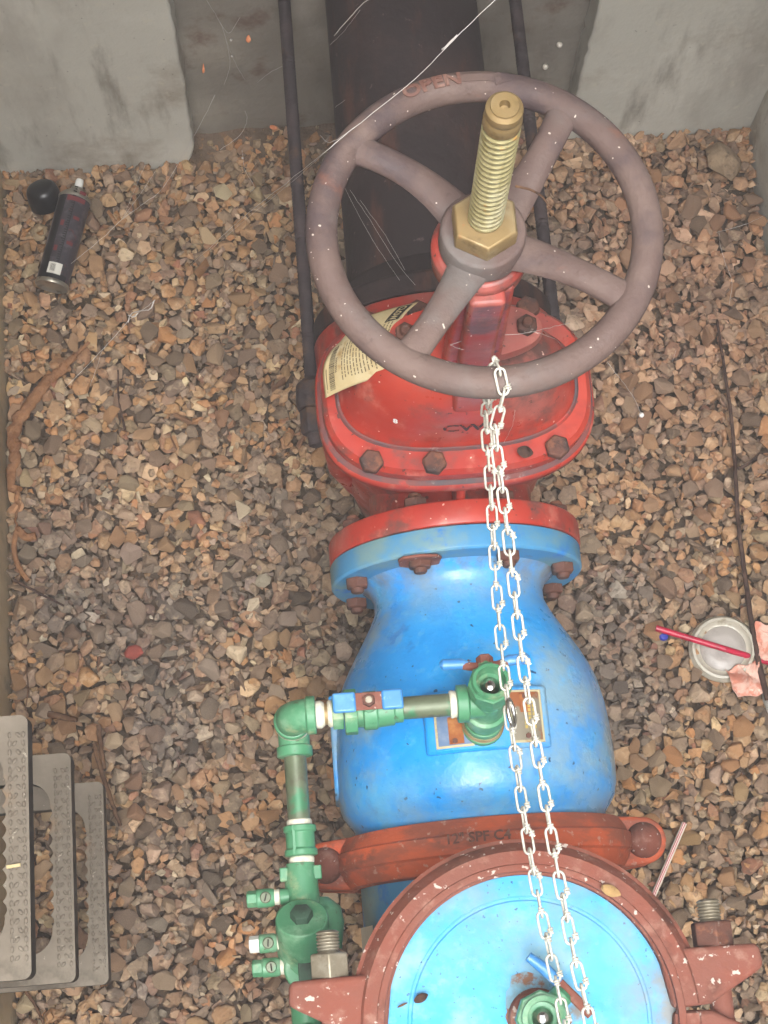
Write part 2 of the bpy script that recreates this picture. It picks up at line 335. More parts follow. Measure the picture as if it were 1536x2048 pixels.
def hull_variant(k, bev=True):
    r = random.Random(k); bm = bmesh.new()
    n = r.randint(9, 14); q = []
    ax = (r.uniform(.85, 1.2), r.uniform(.62, 1.0), r.uniform(.42, .8))
    for i in range(n):
        v = V((r.gauss(0, 1), r.gauss(0, 1), r.gauss(0, 1))).normalized()
        f = r.uniform(.86, 1.08); v = V((v.x * ax[0], v.y * ax[1], v.z * ax[2])) * f * .5
        bm.verts.new(v)
    res = bmesh.ops.convex_hull(bm, input=bm.verts)
    bmesh.ops.delete(bm, geom=[g for g in res['geom_interior'] if isinstance(g, bmesh.types.BMVert)], context='VERTS')
    if bev: bmesh.ops.bevel(bm, geom=list(bm.edges), offset=.035, segments=1, affect='EDGES', clamp_overlap=True)
    bmesh.ops.triangulate(bm, faces=bm.faces)
    vs = np.array([v.co[:] for v in bm.verts]); fs = np.array([[v.index for v in f.verts] for f in bm.faces])
    bm.verts.index_update(); fs = np.array([[v.index for v in f.verts] for f in bm.faces])
    bm.free(); return vs, fs
NVAR = 36
VAR = [hull_variant(k, k < NVAR // 2) for k in range(NVAR)]
PAL = [('b08e6a', 5), ('bd9c78', 3.6), ('a67e58', 3.2), ('b98a5e', 2.4), ('948070', 5), ('857568', 4.6), ('6f655c', 3), ('a0765c', 2), ('9a8b74', 2.4), ('cdb596', 1.5), ('b5804f', 1.3), ('a39488', 2), ('5a524d', 1.2), ('95604f', .4), ('d8cab0', .6)]
PC = np.array([lin(c)[:3] for c, _ in PAL]); PW = np.array([k for _, k in PAL]); PW = PW / PW.sum()

CELL = .005
gx0, gy0, gx1, gy1 = XL, -.55, XR, YF + .03
GW, GH = int((gx1 - gx0) / CELL), int((gy1 - gy0) / CELL)
hm = np.zeros((GH, GW))
def drop(n, smin, smax, p, tries=4):
    out = []
    for _ in range(n):
        d = smin + (smax - smin) * rng.random() ** p
        k = max(1, int(d * .40 / CELL)); best = None
        for _t in range(tries):
            ix = int(rng.integers(0, GW)); iy = int(rng.integers(0, GH))
            x0, x1, y0, y1 = max(0, ix - k), min(GW, ix + k + 1), max(0, iy - k), min(GH, iy + k + 1)
            h = hm[y0:y1, x0:x1].mean()
            if best is None or h < best[0]: best = (h, ix, iy, x0, x1, y0, y1)
        h, ix, iy, x0, x1, y0, y1 = best
        x = gx0 + (ix + .5) * CELL; y = gy0 + (iy + .5) * CELL
        x = min(max(x, XL + d * .42), XR - d * .42)
        if y > YF - d * .42 and not (RX0 + .02 < x < RX1 - .02): y = YF - d * .42
        z = h + d * .17
        sub = hm[y0:y1, x0:x1]; np.maximum(sub, z + d * .16, out=sub)
        out.append((x, y, z, d))
    return out
stones = drop(8000, .014, .030, 1.0) + drop(8200, .019, .047, 1.8, 6) + drop(5000, .010, .022, 1.0, 6)
tp_ = float(np.median(hm)) - .014
for k in range(260):                                   # stones strewn over the dirt inside the recess
    d_ = .010 + .020 * rng.random() ** 1.6; x_ = RX0 + .02 + (RX1 - RX0 - .04) * rng.random(); y_ = YF - .03 + .07 * rng.random()
    z_ = -.030 + min(1, (y_ - YF + .06) / .1) * .056 + d_ * .12
    stones.append((x_, y_, z_ + tp_, d_))
S = np.array(stones); nS = len(S)
top = np.median(hm); S[:, 2] -= top - .014           # pack so that the surface lies about z = 0.012

svar = np.where(S[:, 3] > .03, rng.integers(0, NVAR // 2, nS), rng.integers(NVAR // 2, NVAR, nS))
scol = PC[rng.choice(len(PC), nS, p=PW)] * (0.82 + .4 * rng.random((nS, 1))) * (1 + .03 * rng.standard_normal((nS, 3)))
# redder patch to the right of the valve
rp = np.clip(1.25 - np.hypot((S[:, 0] - .62) / .34, (S[:, 1] - 1.15) / .42), 0, 1)[:, None]
scol = scol * (1 - .55 * rp) + .55 * rp * (scol.mean(1, keepdims=True) * np.array([1.45, .85, .72]))
scol = (scol * .74 + .26 * scol.mean(0)) * .88 * np.array([1.05, .97, .84])
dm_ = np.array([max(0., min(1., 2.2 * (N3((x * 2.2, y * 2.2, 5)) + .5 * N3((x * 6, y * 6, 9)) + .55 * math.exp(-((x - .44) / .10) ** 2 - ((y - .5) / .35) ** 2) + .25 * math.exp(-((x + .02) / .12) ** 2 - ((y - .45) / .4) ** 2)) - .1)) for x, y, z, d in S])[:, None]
scol = scol * (1 - .6 * dm_) + .6 * dm_ * scol.mean(1, keepdims=True) * np.array([.55, .52, .50])   # darker, greyer patches, strongest on both sides of the pipe
scol = scol * .95 + .05 * scol.mean(1, keepdims=True) * np.array([1.04, 1.0, .93])
scol = np.clip(scol, .02, .75)
yaw_ = rng.random(nS) * 2 * math.pi; tl = rng.normal(0, .24, (nS, 2))
def rotm(i):
    return Matrix.Rotation(yaw_[i], 3, 'Z') @ Matrix.Rotation(tl[i, 0], 3, 'X') @ Matrix.Rotation(tl[i, 1], 3, 'Y')
# the 300 stones that show largest are objects of their own
def seen(i):
    x, y, z, d = S[i]
    c = BX * x + BY * y + BZ * (z - CH)
    u, v = 768 + FPX * c.x / c.z, 1024 + FPX * c.y / c.z
    if not (20 < u < 1516 and 300 < v < 2030): return 0
    if 640 < u < 1230 and v > 250: return 0
    if z < .012 - d * .1 or y > YF - .02: return 0
    return d * FPX / c.z
sz = np.array([seen(i) for i in range(nS)]); big = set(np.argsort(-sz)[:300].tolist())
vv, ff, cc, off = [], [], [], 0
for i in range(nS):
    if i in big: continue
    vs, fs = VAR[svar[i]]
    q = (vs * S[i, 3]) @ np.array(rotm(i)).T + S[i, :3]
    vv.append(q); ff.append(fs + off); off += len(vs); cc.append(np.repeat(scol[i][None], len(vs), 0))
vv = np.concatenate(vv); ff = np.concatenate(ff); cc = np.concatenate(cc)
me = bpy.data.meshes.new('gravel'); me.vertices.add(len(vv)); me.loops.add(ff.size); me.polygons.add(len(ff))
me.vertices.foreach_set('co', vv.ravel()); me.loops.foreach_set('vertex_index', ff.ravel())
me.polygons.foreach_set('loop_start', np.arange(0, ff.size, 3)); me.polygons.foreach_set('loop_total', np.full(len(ff), 3))
me.update(calc_edges=True)
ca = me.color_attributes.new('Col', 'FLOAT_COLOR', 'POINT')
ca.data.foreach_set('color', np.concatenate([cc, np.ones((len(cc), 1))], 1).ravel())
me.materials.append(M['gravel']); me.shade_smooth(); me.set_sharp_from_angle(angle=R(28))
gr = bpy.data.objects.new('gravel', me); COL.objects.link(gr); gr.parent = ground; gr['kind'] = 'stuff'
VM = []
for vs, fs in VAR:
    me = bpy.data.meshes.new('stone'); me.from_pydata(vs.tolist(), [], fs.tolist()); me.materials.append(M['stone'])
    me.shade_smooth(); me.set_sharp_from_angle(angle=R(28)); VM.append(me)
for i in sorted(big):
    o = bpy.data.objects.new('stone', VM[svar[i]]); COL.objects.link(o); o.parent = ground
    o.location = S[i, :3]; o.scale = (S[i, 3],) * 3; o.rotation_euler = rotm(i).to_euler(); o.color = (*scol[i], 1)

# ---- concrete pit
def slab(x0, x1, y0, y1, z0, z1): return MB().box(((x0 + x1) / 2, (y0 + y1) / 2, (z0 + z1) / 2), (x1 - x0, y1 - y0, z1 - z0))
fw = thing('concrete_wall', 'grey concrete far wall with a recess where the black pipe passes through', 'wall', (.16, YF, 0))
def panel(name, x0, x1, jag, seed, parent, m='concrete'):
    """panel face with a broken vertical edge and uneven foot"""
    zs = np.linspace(-.08, ZR, 120); poly = []
    def e(z): return .003 * N3((z * 7, seed, 0)) + .003 * N3((z * 45, seed, 2)) + (.006 * max(0, N3((z * 22, seed, 5))) if z < .6 else 0)
    if jag == 'r':
        poly = [(x0, YF, -.08)] + [(x1 + e(z) - (.02 * math.exp(-abs(z) / .03) if z < .2 else 0), YF, z) for z in zs] + [(x0, YF, ZR)]
    else:
        poly = [(x1, YF, -.08)] + [(x0 + e(z), YF, z) for z in zs] + [(x1, YF, ZR)]
    return MB().prism(poly, (0, .2, 0)).build(name, m, parent, bevel=.004, sharp=50)
panel('panel', XL - .15, RX0, 'r', 1.3, fw); panel('panel', RX1, XR + .15, 'l', 4.1, fw)
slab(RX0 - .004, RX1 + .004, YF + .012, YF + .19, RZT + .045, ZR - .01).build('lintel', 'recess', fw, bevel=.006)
rb = MB(); n1, n2 = 40, 40; pv = []
for j in range(n2):
    for i in range(n1):
        x = RX0 - .03 + (RX1 - RX0 + .06) * i / (n1 - 1); z = -.1 + (RZT + .14) * j / (n2 - 1)
        pv.append((x, RYB + .006 * N3((x, z, 2), 11) + .004 * N3((x, z, 6), 30), z))
rb.add(pv, [[j * n1 + i, j * n1 + i + 1, (j + 1) * n1 + i + 1, (j + 1) * n1 + i] for j in range(n2 - 1) for i in range(n1 - 1)])
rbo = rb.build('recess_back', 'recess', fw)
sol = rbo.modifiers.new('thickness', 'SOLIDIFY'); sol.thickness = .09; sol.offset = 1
slab(XL - .2, XL, YN - .2, YF + .003, -.1, ZR).build('concrete_wall', 'stain', None)
lw = bpy.data.objects['concrete_wall.001']; tag(lw, 'brown stained concrete wall at the left edge, the steps jut from it', 'wall')
rw = slab(XR, XR + .2, YN - .2, YF - .002, -.1, ZR).build('concrete_wall', 'concrete', None); tag(rw, 'plain grey concrete wall in the top right corner by the pale rock', 'wall')
nw = slab(XL + .003, XR - .003, YN - .2, YN, -.1, ZR).build('pit_end_wall', 'concrete', None); nw['kind'] = 'structure'  # unseen; set far back so the sun reaches the near floor
# unseen roof slab; open hatch sized to light near floor and dim far end
HX0, HX1, HY0, HY1 = XL - .05, XR + .05, -1.85, .70
roof = MB()
for bx in ((XL - .4, XR + .4, HY1, YF + .5), (XL - .4, XR + .4, YN - .5, HY0), (XL - .4, HX0, HY0, HY1), (HX1, XR + .4, HY0, HY1)):
    roof.box(((bx[0] + bx[1]) / 2, (bx[2] + bx[3]) / 2, ZR + .07), (bx[1] - bx[0], bx[3] - bx[2], .13))
ro = roof.build('pit_roof', 'concrete'); ro['kind'] = 'structure'

# ================================================================== PIPEWORK
PX, PZ = .186, .43                      # pipe centre line
AY = V((0, 1, 0)); AZ = V((0, 0, 1)); AXX = V((1, 0, 0))
def QZ(axis): return V((0, 0, 1)).rotation_difference(V(axis))
# shared bolt meshes (local: head sits on z = 0, points up +z)
def hexhead(r, h, mats='boltrust', dome=.0, washer=0, stud=0, sr=.0):
    b = MB()
    if washer: b.lathe((0, 0, 0), AZ, [(0, washer), (.003, washer)], 20); z0 = .003
    else: z0 = 0
    b.lathe((0, 0, z0), AZ, [(0, r), (h * .82, r), (h, r * .86)], 6)
    if stud: b.lathe((0, 0, z0 + h * .9), AZ, [(0, sr), (stud, sr), (stud + .003, sr * .8)], 14)
    return b.mesh('hex_bolt', mats)
def stud_profile(L, r, pitch):
    pr = []; n = int(L / pitch)
    for k in range(n): pr += [(k * pitch, r * .86), (k * pitch + pitch * .35, r), (k * pitch + pitch * .6, r)]
    return pr + [(n * pitch, r * .86), (n * pitch + .001, r * .7)]

# ---- black supply pipe through the wall
bp = thing('supply_pipe', 'thick black coated iron pipe running into the wall recess behind the handwheel', 'pipe', (PX, 1.2, PZ - .116))
MB().lathe((PX, .905, PZ), AY, [(0, .116), (.66, .1155)], 56).build('barrel', 'black', bp)
MB().lathe((PX, .893, PZ), AY, [(0, .171), (.028, .171), (.034, .165), (.04, .135), (.075, .124), (.08, .118)], 56).build('flange', 'black', bp, bevel=.002)
MB().box((PX, 1.3, PZ - .215), (.12, .12, .47)).build('pedestal', 'concrete', bp, bevel=.006)

# ---- tie rods each side of the black pipe
def tie_rod(x, label):
    t = thing('tie_rod', label, 'rod', (x, 1.15, PZ), 'threaded rods beside the black pipe')
    b = MB(); pr = []; y = .80
    while y < 1.56: pr += [(y, .0092 + .0006 * N3((y * 40, x, 0))), (y + .002, .0097 + .0008 * N3((y * 30, x, 4))), (y + .004, .0097)]; y += .006
    b.lathe((x, 0, PZ), AY, pr, 14).build('shaft', 'rod', t)
    MB().lathe((x, .80, PZ), AY, [(-.002, .022), (.012, .025), (.036, .023), (.046, .012)], 20).build('sleeve', 'rod', t, bevel=.002)
    MB().lathe((x, .762, PZ), AY, [(0, .018), (.004, .0205), (.036, .0205)], 6).build('nut', 'rod', t, bevel=.0015)
    MB().lathe((x, .745, PZ), AY, [(0, .010), (.018, .0125)], 12).build('end', 'rod', t)
tie_rod(.008, 'dark rusty threaded rod left of the black pipe, nut beside the red valve')
tie_rod(.362, 'dark threaded rod right of the black pipe, mostly hidden behind the handwheel')

# ---- red gate valve
GX, GY = .187, .722
gvlv = thing('gate_valve', 'red rising stem gate valve with brown four spoke handwheel', 'valve', (GX, GY, .20))
def superel(a, b, z, n=3.0, cnt=64, cx=GX, cy=GY):
    o = []
    for i in range(cnt):
        t = 2 * math.pi * i / cnt; c, s_ = math.cos(t), math.sin(t)
        o.append(V((cx + a * abs(c) ** (2 / n) * (1 if c >= 0 else -1), cy + b * abs(s_) ** (2 / n) * (1 if s_ >= 0 else -1), z)))
    return o
# body: oval chamber, pipe necks, end flanges, ribs
bd = MB()
bd.rings([superel(a, b, z, n) for z, a, b, n in ((.205, .03, .03, 2), (.215, .075, .05, 2.2), (.24, .105, .07, 2.2), (.30, .128, .088, 2.3), (.38, .138, .092, 2.4), (.46, .138, .092, 2.4),
          (.54, .138, .090, 2.5), (.60, .142, .090, 2.6), (.628, .150, .097, 2.7))])
bd.lathe((GX, .600, PZ), AY, [(-.002, .135), (.008, .120), (.022, .112), (.05, .112), (.20, .112), (.222, .120), (.240, .135)], 48)
bd.build('body', 'red', gvlv, sharp=50)
rib = MB()
rib.prism([(GX - .006, .598, PZ + .10), (GX - .006, .598, PZ + .165), (GX - .006, .612, .635), (GX - .006, .66, .635), (GX - .006, .66, PZ + .10)], (.012, 0, 0))
rib.build('rib', 'red', gvlv, bevel=.004)
for s in (-1, 1):
    MB().tube([(GX + s * .146, GY - .015, .63), (GX + s * .150, GY - .015, .55), (GX + s * .146, GY - .015, .45), (GX + s * .120, GY - .015, .33)], [.024, .022, .02, .014], 12).build('guide_rib', 'red', gvlv)
MB().lathe((GX, .567, PZ), AY, [(0, .1715), (.003, .1725), (.028, .1725), (.033, .170), (.034, .13)], 80).build('flange', 'red', gvlv, bevel=.0015)
MB().lathe((GX, .838, PZ), AY, [(0, .13), (.002, .170), (.05, .1725), (.053, .171)], 64).build('flange', 'red', gvlv, bevel=.0015)
MB().rings([superel(.156, .103, .620, 2.7), superel(.170, .115, .628, 2.8), superel(.177, .122, .634, 2.8), superel(.177, .122, .649, 2.8), superel(.173, .118, .6535, 2.8)]).build('body_flange', 'red', gvlv, sharp=60)
MB().rings([superel(.1745, .1195, .6528, 2.8), superel(.172, .117, .6548, 2.8), superel(.166, .111, .6556, 2.8)], cap=(False, False)).build('flange_joint', 'redseam', gvlv, sharp=60)
# bonnet
bf = MB(); bf.rings([superel(.164, .110, .6545, 2.8), superel(.1695, .1145, .660, 2.8), superel(.1690, .1140, .676, 2.8), superel(.163, .109, .684, 2.8), superel(.14, .09, .684, 2.8)])
bon = bf.build('bonnet_flange', 'red', gvlv, sharp=30)
dm = MB()
prof = [(.683, .150, .083, 2.6), (.688, .146, .080, 2.6), (.700, .141, .077, 2.5), (.725, .134, .073, 2.4), (.752, .122, .068, 2.3), (.775, .104, .061, 2.2), (.790, .082, .054, 2.1), (.800, .060, .048, 2.0), (.81, .046, .042, 2), (.835, .046, .044, 2)]
dm.rings([superel(a, b, z, n) for z, a, b, n in prof]); dm.build('bonnet', 'red', gvlv, sharp=60)
MB().rings([superel(.153, .0855, .6842, 2.6), superel(.1505, .0835, .6875, 2.6), superel(.148, .0815, .688, 2.6)], cap=(False, False)).build('edge_highlight', 'redseam', gvlv)  # strip painted as the thin highlight and dark line at the dome foot
# gland plate, gland studs
MB().rings([superel(.088, .034, .836, 2.2), superel(.090, .036, .842, 2.2), superel(.088, .034, .855, 2.2)]).build('gland', 'red', gvlv)
for s in (-1, 1):
    MB().lathe((GX + s * .070, GY, .79), AZ, stud_profile(.085, .0065, .004), 12).build('gland_stud', 'boltrust', gvlv)
    MB().lathe((GX + s * .070, GY, .856), AZ, [(0, .0125), (.010, .0125), (.011, .0105)], 6).build('gland_nut', 'boltrust', gvlv, bevel=.001)
# yoke: two ribbed arms front and back and a collar under the wheel
for s in (-1, 1):
    yk = MB()
    P = [(.040, .765), (.036, .80), (.033, .90), (.032, 1.0), (.034, 1.06)]
    def prow(x0, x1, y0, y1, z): return [V((GX + x0, GY + s * y0, z)), V((GX + x1, GY + s * y0, z)), V((GX + x1, GY + s * y1, z)), V((GX + x0, GY + s * y1, z))]
    yk.rings([prow(-.037 + .004 * k, .037 - .004 * k * .3, yy - .011, yy + .011, z) for k, (yy, z) in enumerate(P)])
    yk.rings([prow(-.016, .022, yy + .0, yy + .026, z) for yy, z in P])
    yk.build('yoke_arm', 'red', gvlv, bevel=.005, seg=3)
MB().lathe((GX, GY, 1.035), AZ, [(0, .044), (.006, .049), (.034, .051), (.040, .046)], 40).build('yoke_collar', 'red', gvlv, bevel=.002)
# bonnet bolts
hb = hexhead(.0155, .013, washer=0)
for i, (ax_, ay_) in enumerate([(-.114, -.094), (-.037, -.101), (.040, -.101), (.116, -.092), (.10, .097), (.03, .101), (-.04, .101), (-.11, .094)]):
    if i == 2: continue
    inst(hb, 'bonnet_bolt', gvlv, (GX + ax_, GY + ay_, .684), QZ((0, 0, 1)) @ V((1, 0, 0)).rotation_difference(V((math.cos(.3 + i), math.sin(.3 + i), 0))), .001)
# leaf litter caught where the chain hangs over the flange
# stencilled letters on the bonnet
def proj_dome(x, z_guess, y): pass
tv, tf = text2d('CWS', .022, sx=1.35, offset=.0006)
def dome_y(x, z):
    for (z0, a0, b0, n0), (z1, a1, b1, n1) in zip(prof, prof[1:]):
        if z0 <= z <= z1:
            k = (z - z0) / (z1 - z0); a = a0 + (a1 - a0) * k; b = b0 + (b1 - b0) * k; n = n0 + (n1 - n0) * k
            return GY - b * max(0, 1 - (abs(x) / a) ** n) ** (1 / n)
    return GY
lt = MB(); lt.add([V((GX + .006 + x, dome_y(.006 + x, .730 + y * .95) - .0010, .7302 + y * .95)) for x, y, z in tv], tf)
lt.build('stencil', 'stencil', gvlv)
tv, tf = text2d('8', .011, offset=.0004)
MB().add([V((GX - .083 + x, dome_y(-.083 + x, .735 + y) - .0008, .7352 + y)) for x, y, z in tv], tf).build('paint_mark', 'white', gvlv)
# flange studs behind the red flange
hn = hexhead(.0160, .013, stud=.005, sr=.0090)
for k in range(8):
    a = R(22.5 + 45 * k); p = V((GX + .149 * math.sin(a), .6015, PZ + .149 * math.cos(a)))
    inst(hn, 'flange_nut', gvlv, p, QZ(AY), .001)

# handwheel
WZ, WR, Wr = 1.103, .1635, .0158
wc = V((GX + .002, GY + .002, WZ))
hw = MB(); rs = []
for i in range(120):
    t = 2 * math.pi * i / 120; d = V((math.cos(t), math.sin(t), 0)); r_k = []
    for k in range(16):
        q = 2 * math.pi * k / 16
        r_k.append(wc + d * (WR + Wr * 1.02 * math.cos(q)) + AZ * Wr * .95 * math.sin(q))
    rs.append(r_k)
hw.rings(rs, closed=True); wheel = hw.build('handwheel', 'wheel', gvlv)
for ai, ao in ((46, 54), (127, 142), (241, 236), (333, 327)):
    sp = MB(); rs = []
    for j in range(15):
        t = j / 14; rr = .030 + (WR - .030) * t
        a = R(ai + (ao - ai) * t); d = V((math.cos(a), math.sin(a), 0)); n = V((-math.sin(a), math.cos(a), 0))
        wd = (.0225 - .0045 * math.sin(t * math.pi * .9)) * (1 + .45 * max(0, (t - .86) / .14) ** 2) - .004 * t
        th = .0105
        z = WZ - .022 * (1 - t) ** 1.3 * math.sin(min(1, (1 - t) * 3) * math.pi / 2) + .004 * math.sin(t * math.pi)
        c = V((wc.x, wc.y, z)) + d * rr
        rs.append([c + n * wd * math.cos(2 * math.pi * k / 14) + AZ * th * math.sin(2 * math.pi * k / 14) for k in range(14)])
    sp.rings(rs).build('spoke', 'wheel', wheel)
MB().lathe((GX, GY, WZ - .028), AZ, [(0, .040), (.004, .044), (.030, .0435), (.034, .041), (.0345, .02)], 44).build('hub', 'wheel', wheel, bevel=.002)
# cast lettering on the far side of the rim
def on_rim(vs, fs, ang, lift=.0):
    o = []
    for x, y, z in vs:
        t = ang - x / WR; q = R(60) - y / Wr * .95; d = V((math.cos(t), math.sin(t), 0))
        q = math.pi / 2 + (y / Wr) * -.9 - .1
        rr = Wr + z + lift
        o.append(wc + d * (WR + rr * -math.cos(math.pi - q)) + AZ * rr * .95 * math.sin(q))
    return o, fs
tv, tf = text2d('OPEN', .021, extrude=.0022, offset=.0006, sx=1.15)
tv = [(x, y, z) for x, y, z in tv]
ov, of = on_rim(tv, tf, R(104)); MB().add(ov, of).build('raised_lettering', 'wheelcast', wheel)
arv = [(-.035, -.004, -.001), (.012, -.004, -.001), (.012, -.008, -.001), (.036, 0, -.001), (.012, .008, -.001), (.012, .004, -.001), (-.035, .004, -.001)]
arr = MB(); ns = 24; pts = []
for i in range(ns + 1):
    x = -.035 + .06 * i / ns; wdt = .0045 if x < .010 else max(.0004, .0095 * (1 - (x - .010) / .016))
    pts.append((x, wdt))
vs_ = []; fs_ = []
for x, wd_ in pts: vs_ += [(x, -wd_, .001), (x, wd_, .001), (x, wd_, -.003), (x, -wd_, -.003)]
for i in range(ns):
    for k in range(4): fs_.append([4 * i + k, 4 * i + (k + 1) % 4, 4 * i + 4 + (k + 1) % 4, 4 * i + 4 + k])
ov, of = on_rim(vs_, fs_, R(84)); MB().add(ov, of).build('raised_arrow', 'wheel', wheel)
# brass nut and threaded stem
MB().lathe((GX, GY, WZ + .006), AZ, [(0, .0355), (.020, .0355), (.024, .033), (.0242, .017)], 6, phase=math.pi / 6 * 0).build('stem_nut', 'brass', gvlv, bevel=.0012)
st = MB(); ZT = 1.343; pitch = .0088; z = WZ + .022; sr = .0176; pr = []
ring = []; turns = int((ZT - .030 - z) / pitch); seg = 36; nz = 9
def thread_r(ph):
    ph %= 1.0
    return sr * (.885 if ph < .30 else .885 + .115 * (ph - .30) / .16 if ph < .46 else 1.0 if ph < .84 else 1 - .115 * (ph - .84) / .16)
rs = []
for j in range(turns * nz + 1):
    zz = z + pitch * j / nz
    rs.append([V((GX + thread_r(j / nz - k / seg) * math.cos(2 * math.pi * k / seg), GY + thread_r(j / nz - k / seg) * math.sin(2 * math.pi * k / seg), zz)) for k in range(seg)])
st.rings(rs, cap=(True, False))
stem = st.build('stem', 'stem', gvlv, sharp=28)
zt0 = z + pitch * turns
MB().lathe((GX, GY, zt0 - .0005), AZ, [(0, sr * .9), (.002, sr * .98), (.012, sr), (.015, sr * .95), (.0165, sr * .91), (.019, sr * .96), (.0235, sr * .96), (.027, sr * .93), (.0300, sr * .74), (.0318, sr * .71), (.0318, .0052), (.0318, .0047), (.024, .0042), (.0235, .001)], 36, cap=(True, True)).build('stem_tip', 'brass', stem, sharp=28)
MB().lathe((GX, GY, .80), AZ, [(0, .0165), (.30, .0165)], 20).build('stem_shaft', 'stem', stem)

# ---- paper tag draped over the bonnet, left
tg0 = thing('paper_tag', 'yellowed paper tag with barcode draped on the red valve bonnet', 'tag', (.09, .70, .69))
C0, C1, C2, C3 = at(650, 797, .705), at(812, 742, .785), at(836, 604, .82), at(700, 668, .715)   # lower left, lower right, upper right, upper left
C3 = at(690, 655, .735)
def sheet(u, v, lift=0.0):
    a = C0.lerp(C1, u); b = C3.lerp(C2, u); p = a.lerp(b, v)
    n = (C1 - C0).cross(C3 - C0).normalized()
    if n.z < 0: n = -n
    bend = .030 * math.sin(math.pi * v) * (.5 + .5 * u) + .010 * math.sin(math.pi * u) + .012 * math.exp(-((u - .0) / .12) ** 2) * v * math.sin(v * 5)
    return p + n * (bend + lift)
def sgrid(nu=24, nv=32):
    b = MB(); vs = [sheet(i / nu, j / nv) for j in range(nv + 1) for i in range(nu + 1)]
    b.add(vs, [[j * (nu + 1) + i, j * (nu + 1) + i + 1, (j + 1) * (nu + 1) + i + 1, (j + 1) * (nu + 1) + i] for j in range(nv) for i in range(nu)]); return b
so_ = sgrid().build('sheet', 'paper', tg0, sharp=180)
sol = so_.modifiers.new('thickness', 'SOLIDIFY'); sol.thickness = .0004; sol.offset = -1
def mark(b, u0, u1, v0, v1, k=1):
    n = max(1, int(abs(v1 - v0) * 20)); 
    for i in range(n):
        a, c = v0 + (v1 - v0) * i / n, v0 + (v1 - v0) * (i + 1) / n
        b.add([sheet(u0, a, .0006), sheet(u1, a, .0006), sheet(u1, c, .0006), sheet(u0, c, .0006)], [[0, 1, 2, 3]])
bc = MB(); r2 = random.Random(4); q = .05
while q < .62:
    d = r2.choice([.004, .006, .010]); mark(bc, .10, .185, q, q + d); q += d + r2.choice([.005, .007, .010])
bc.build('barcode', 'ink', tg0)
tx = MB()
for li in range(15):
    u = .30 + li * .043; q = .10 + r2.random() * .05; end = .86 - r2.random() * .25
    if li in (0, 1, 4, 9): end *= .7
    while q < end:
        d = .02 + r2.random() * .05; mark(tx, u, u + .014, q, q + d); q += d + .012
mark(tx, .055, .066, .08, .34)
tx.build('small_print', 'greyink', tg0)['kind'] = 'stuff'
tb = MB(); mark(tb, .80, .96, .70, .98); tb.build('name_block', 'ink', tg0)
tv, tf = text2d('CLOW', .19, offset=.004)
MB().add([sheet(.88 + y * .62, .84 - x * .42, .0012) for x, y, z in tv], tf).build('name_lettering', 'paper', tg0)
tv, tf = text2d('00010006', .10)
MB().add([sheet(.215 + y * .45, .34 - x * .52, .0012) for x, y, z in tv], tf).build('number_print', 'ink', tg0)

# ---- blue check valve body
cv = thing('check_valve', 'bright blue flanged check valve body with bulged barrel and nameplates', 'valve', (PX, .36, .24))
MB().lathe((PX, .5335, PZ), AY, [(0, .150), (.0005, .1685), (.003, .1715), (.030, .1715), (.0325, .170)], 88).build('flange', 'bluedull', cv, bevel=.001)
PR = [(.545, .140), (.533, .132), (.525, .121), (.512, .115), (.495, .1155), (.478, .123), (.46, .133), (.44, .1445), (.42, .156), (.40, .166), (.38, .1735), (.35, .1795), (.32, .1825), (.29, .1840), (.265, .1840), (.245, .1825), (.228, .1785), (.215, .170), (.207, .164), (.19, .162), (.175, .162)]
MB().lathe((PX, 0, PZ), AY, PR[::-1], 96).build('barrel', 'blue', cv, sharp=60)
MB().rings([[V((x, y, z)) for y, z in ((.385, PZ - .07), (.385, PZ + .03), (.262, PZ + .03), (.25, PZ + .015), (.25, PZ - .07))] for x in (PX - .1865, PX - .165)]).build('side_pad', 'blue', cv, bevel=.003)
def bodyr(y):
    for (y1, r1), (y0, r0) in zip(PR, PR[1:]):
        if y0 <= y <= y1: return r0 + (r1 - r0) * (y - y0) / (y1 - y0)
    return .162
# raised pad on top carrying the nameplates
def topz(x, y, lift):
    r = .1835 + lift; dx = x - PX
    return PZ + math.sqrt(max(0, r * r - dx * dx))
def pad(x0, x1, y0, y1, lift, depth, mat_, name, par, bev=.002, n=14):
    b = MB(); vs = []
    for j in (y0, y1):
        for i in range(n + 1): x = x0 + (x1 - x0) * i / n; vs.append(V((x, j, topz(x, j, lift))))
    for j in (y0, y1):
        for i in range(n + 1): x = x0 + (x1 - x0) * i / n; vs.append(V((x, j, topz(x, j, lift - depth))))
    m_ = n + 1; fs = []
    for i in range(n):
        fs += [[i, i + 1, m_ + i + 1, m_ + i], [2 * m_ + i, 3 * m_ + i, 3 * m_ + i + 1, 2 * m_ + i + 1], [i, 2 * m_ + i, 2 * m_ + i + 1, i + 1], [m_ + i, m_ + i + 1, 3 * m_ + i + 1, 3 * m_ + i]]
    fs += [[0, m_, 3 * m_, 2 * m_], [n, 2 * m_ + n, 3 * m_ + n, m_ + n]]
    return b.add(vs, fs).build(name, mat_, par, bevel=bev, sharp=40)
p0 = pad(PX - .072, PX + .082, .275, .352, .0075, .02, 'blue', 'nameplate_pad', cv, .004)
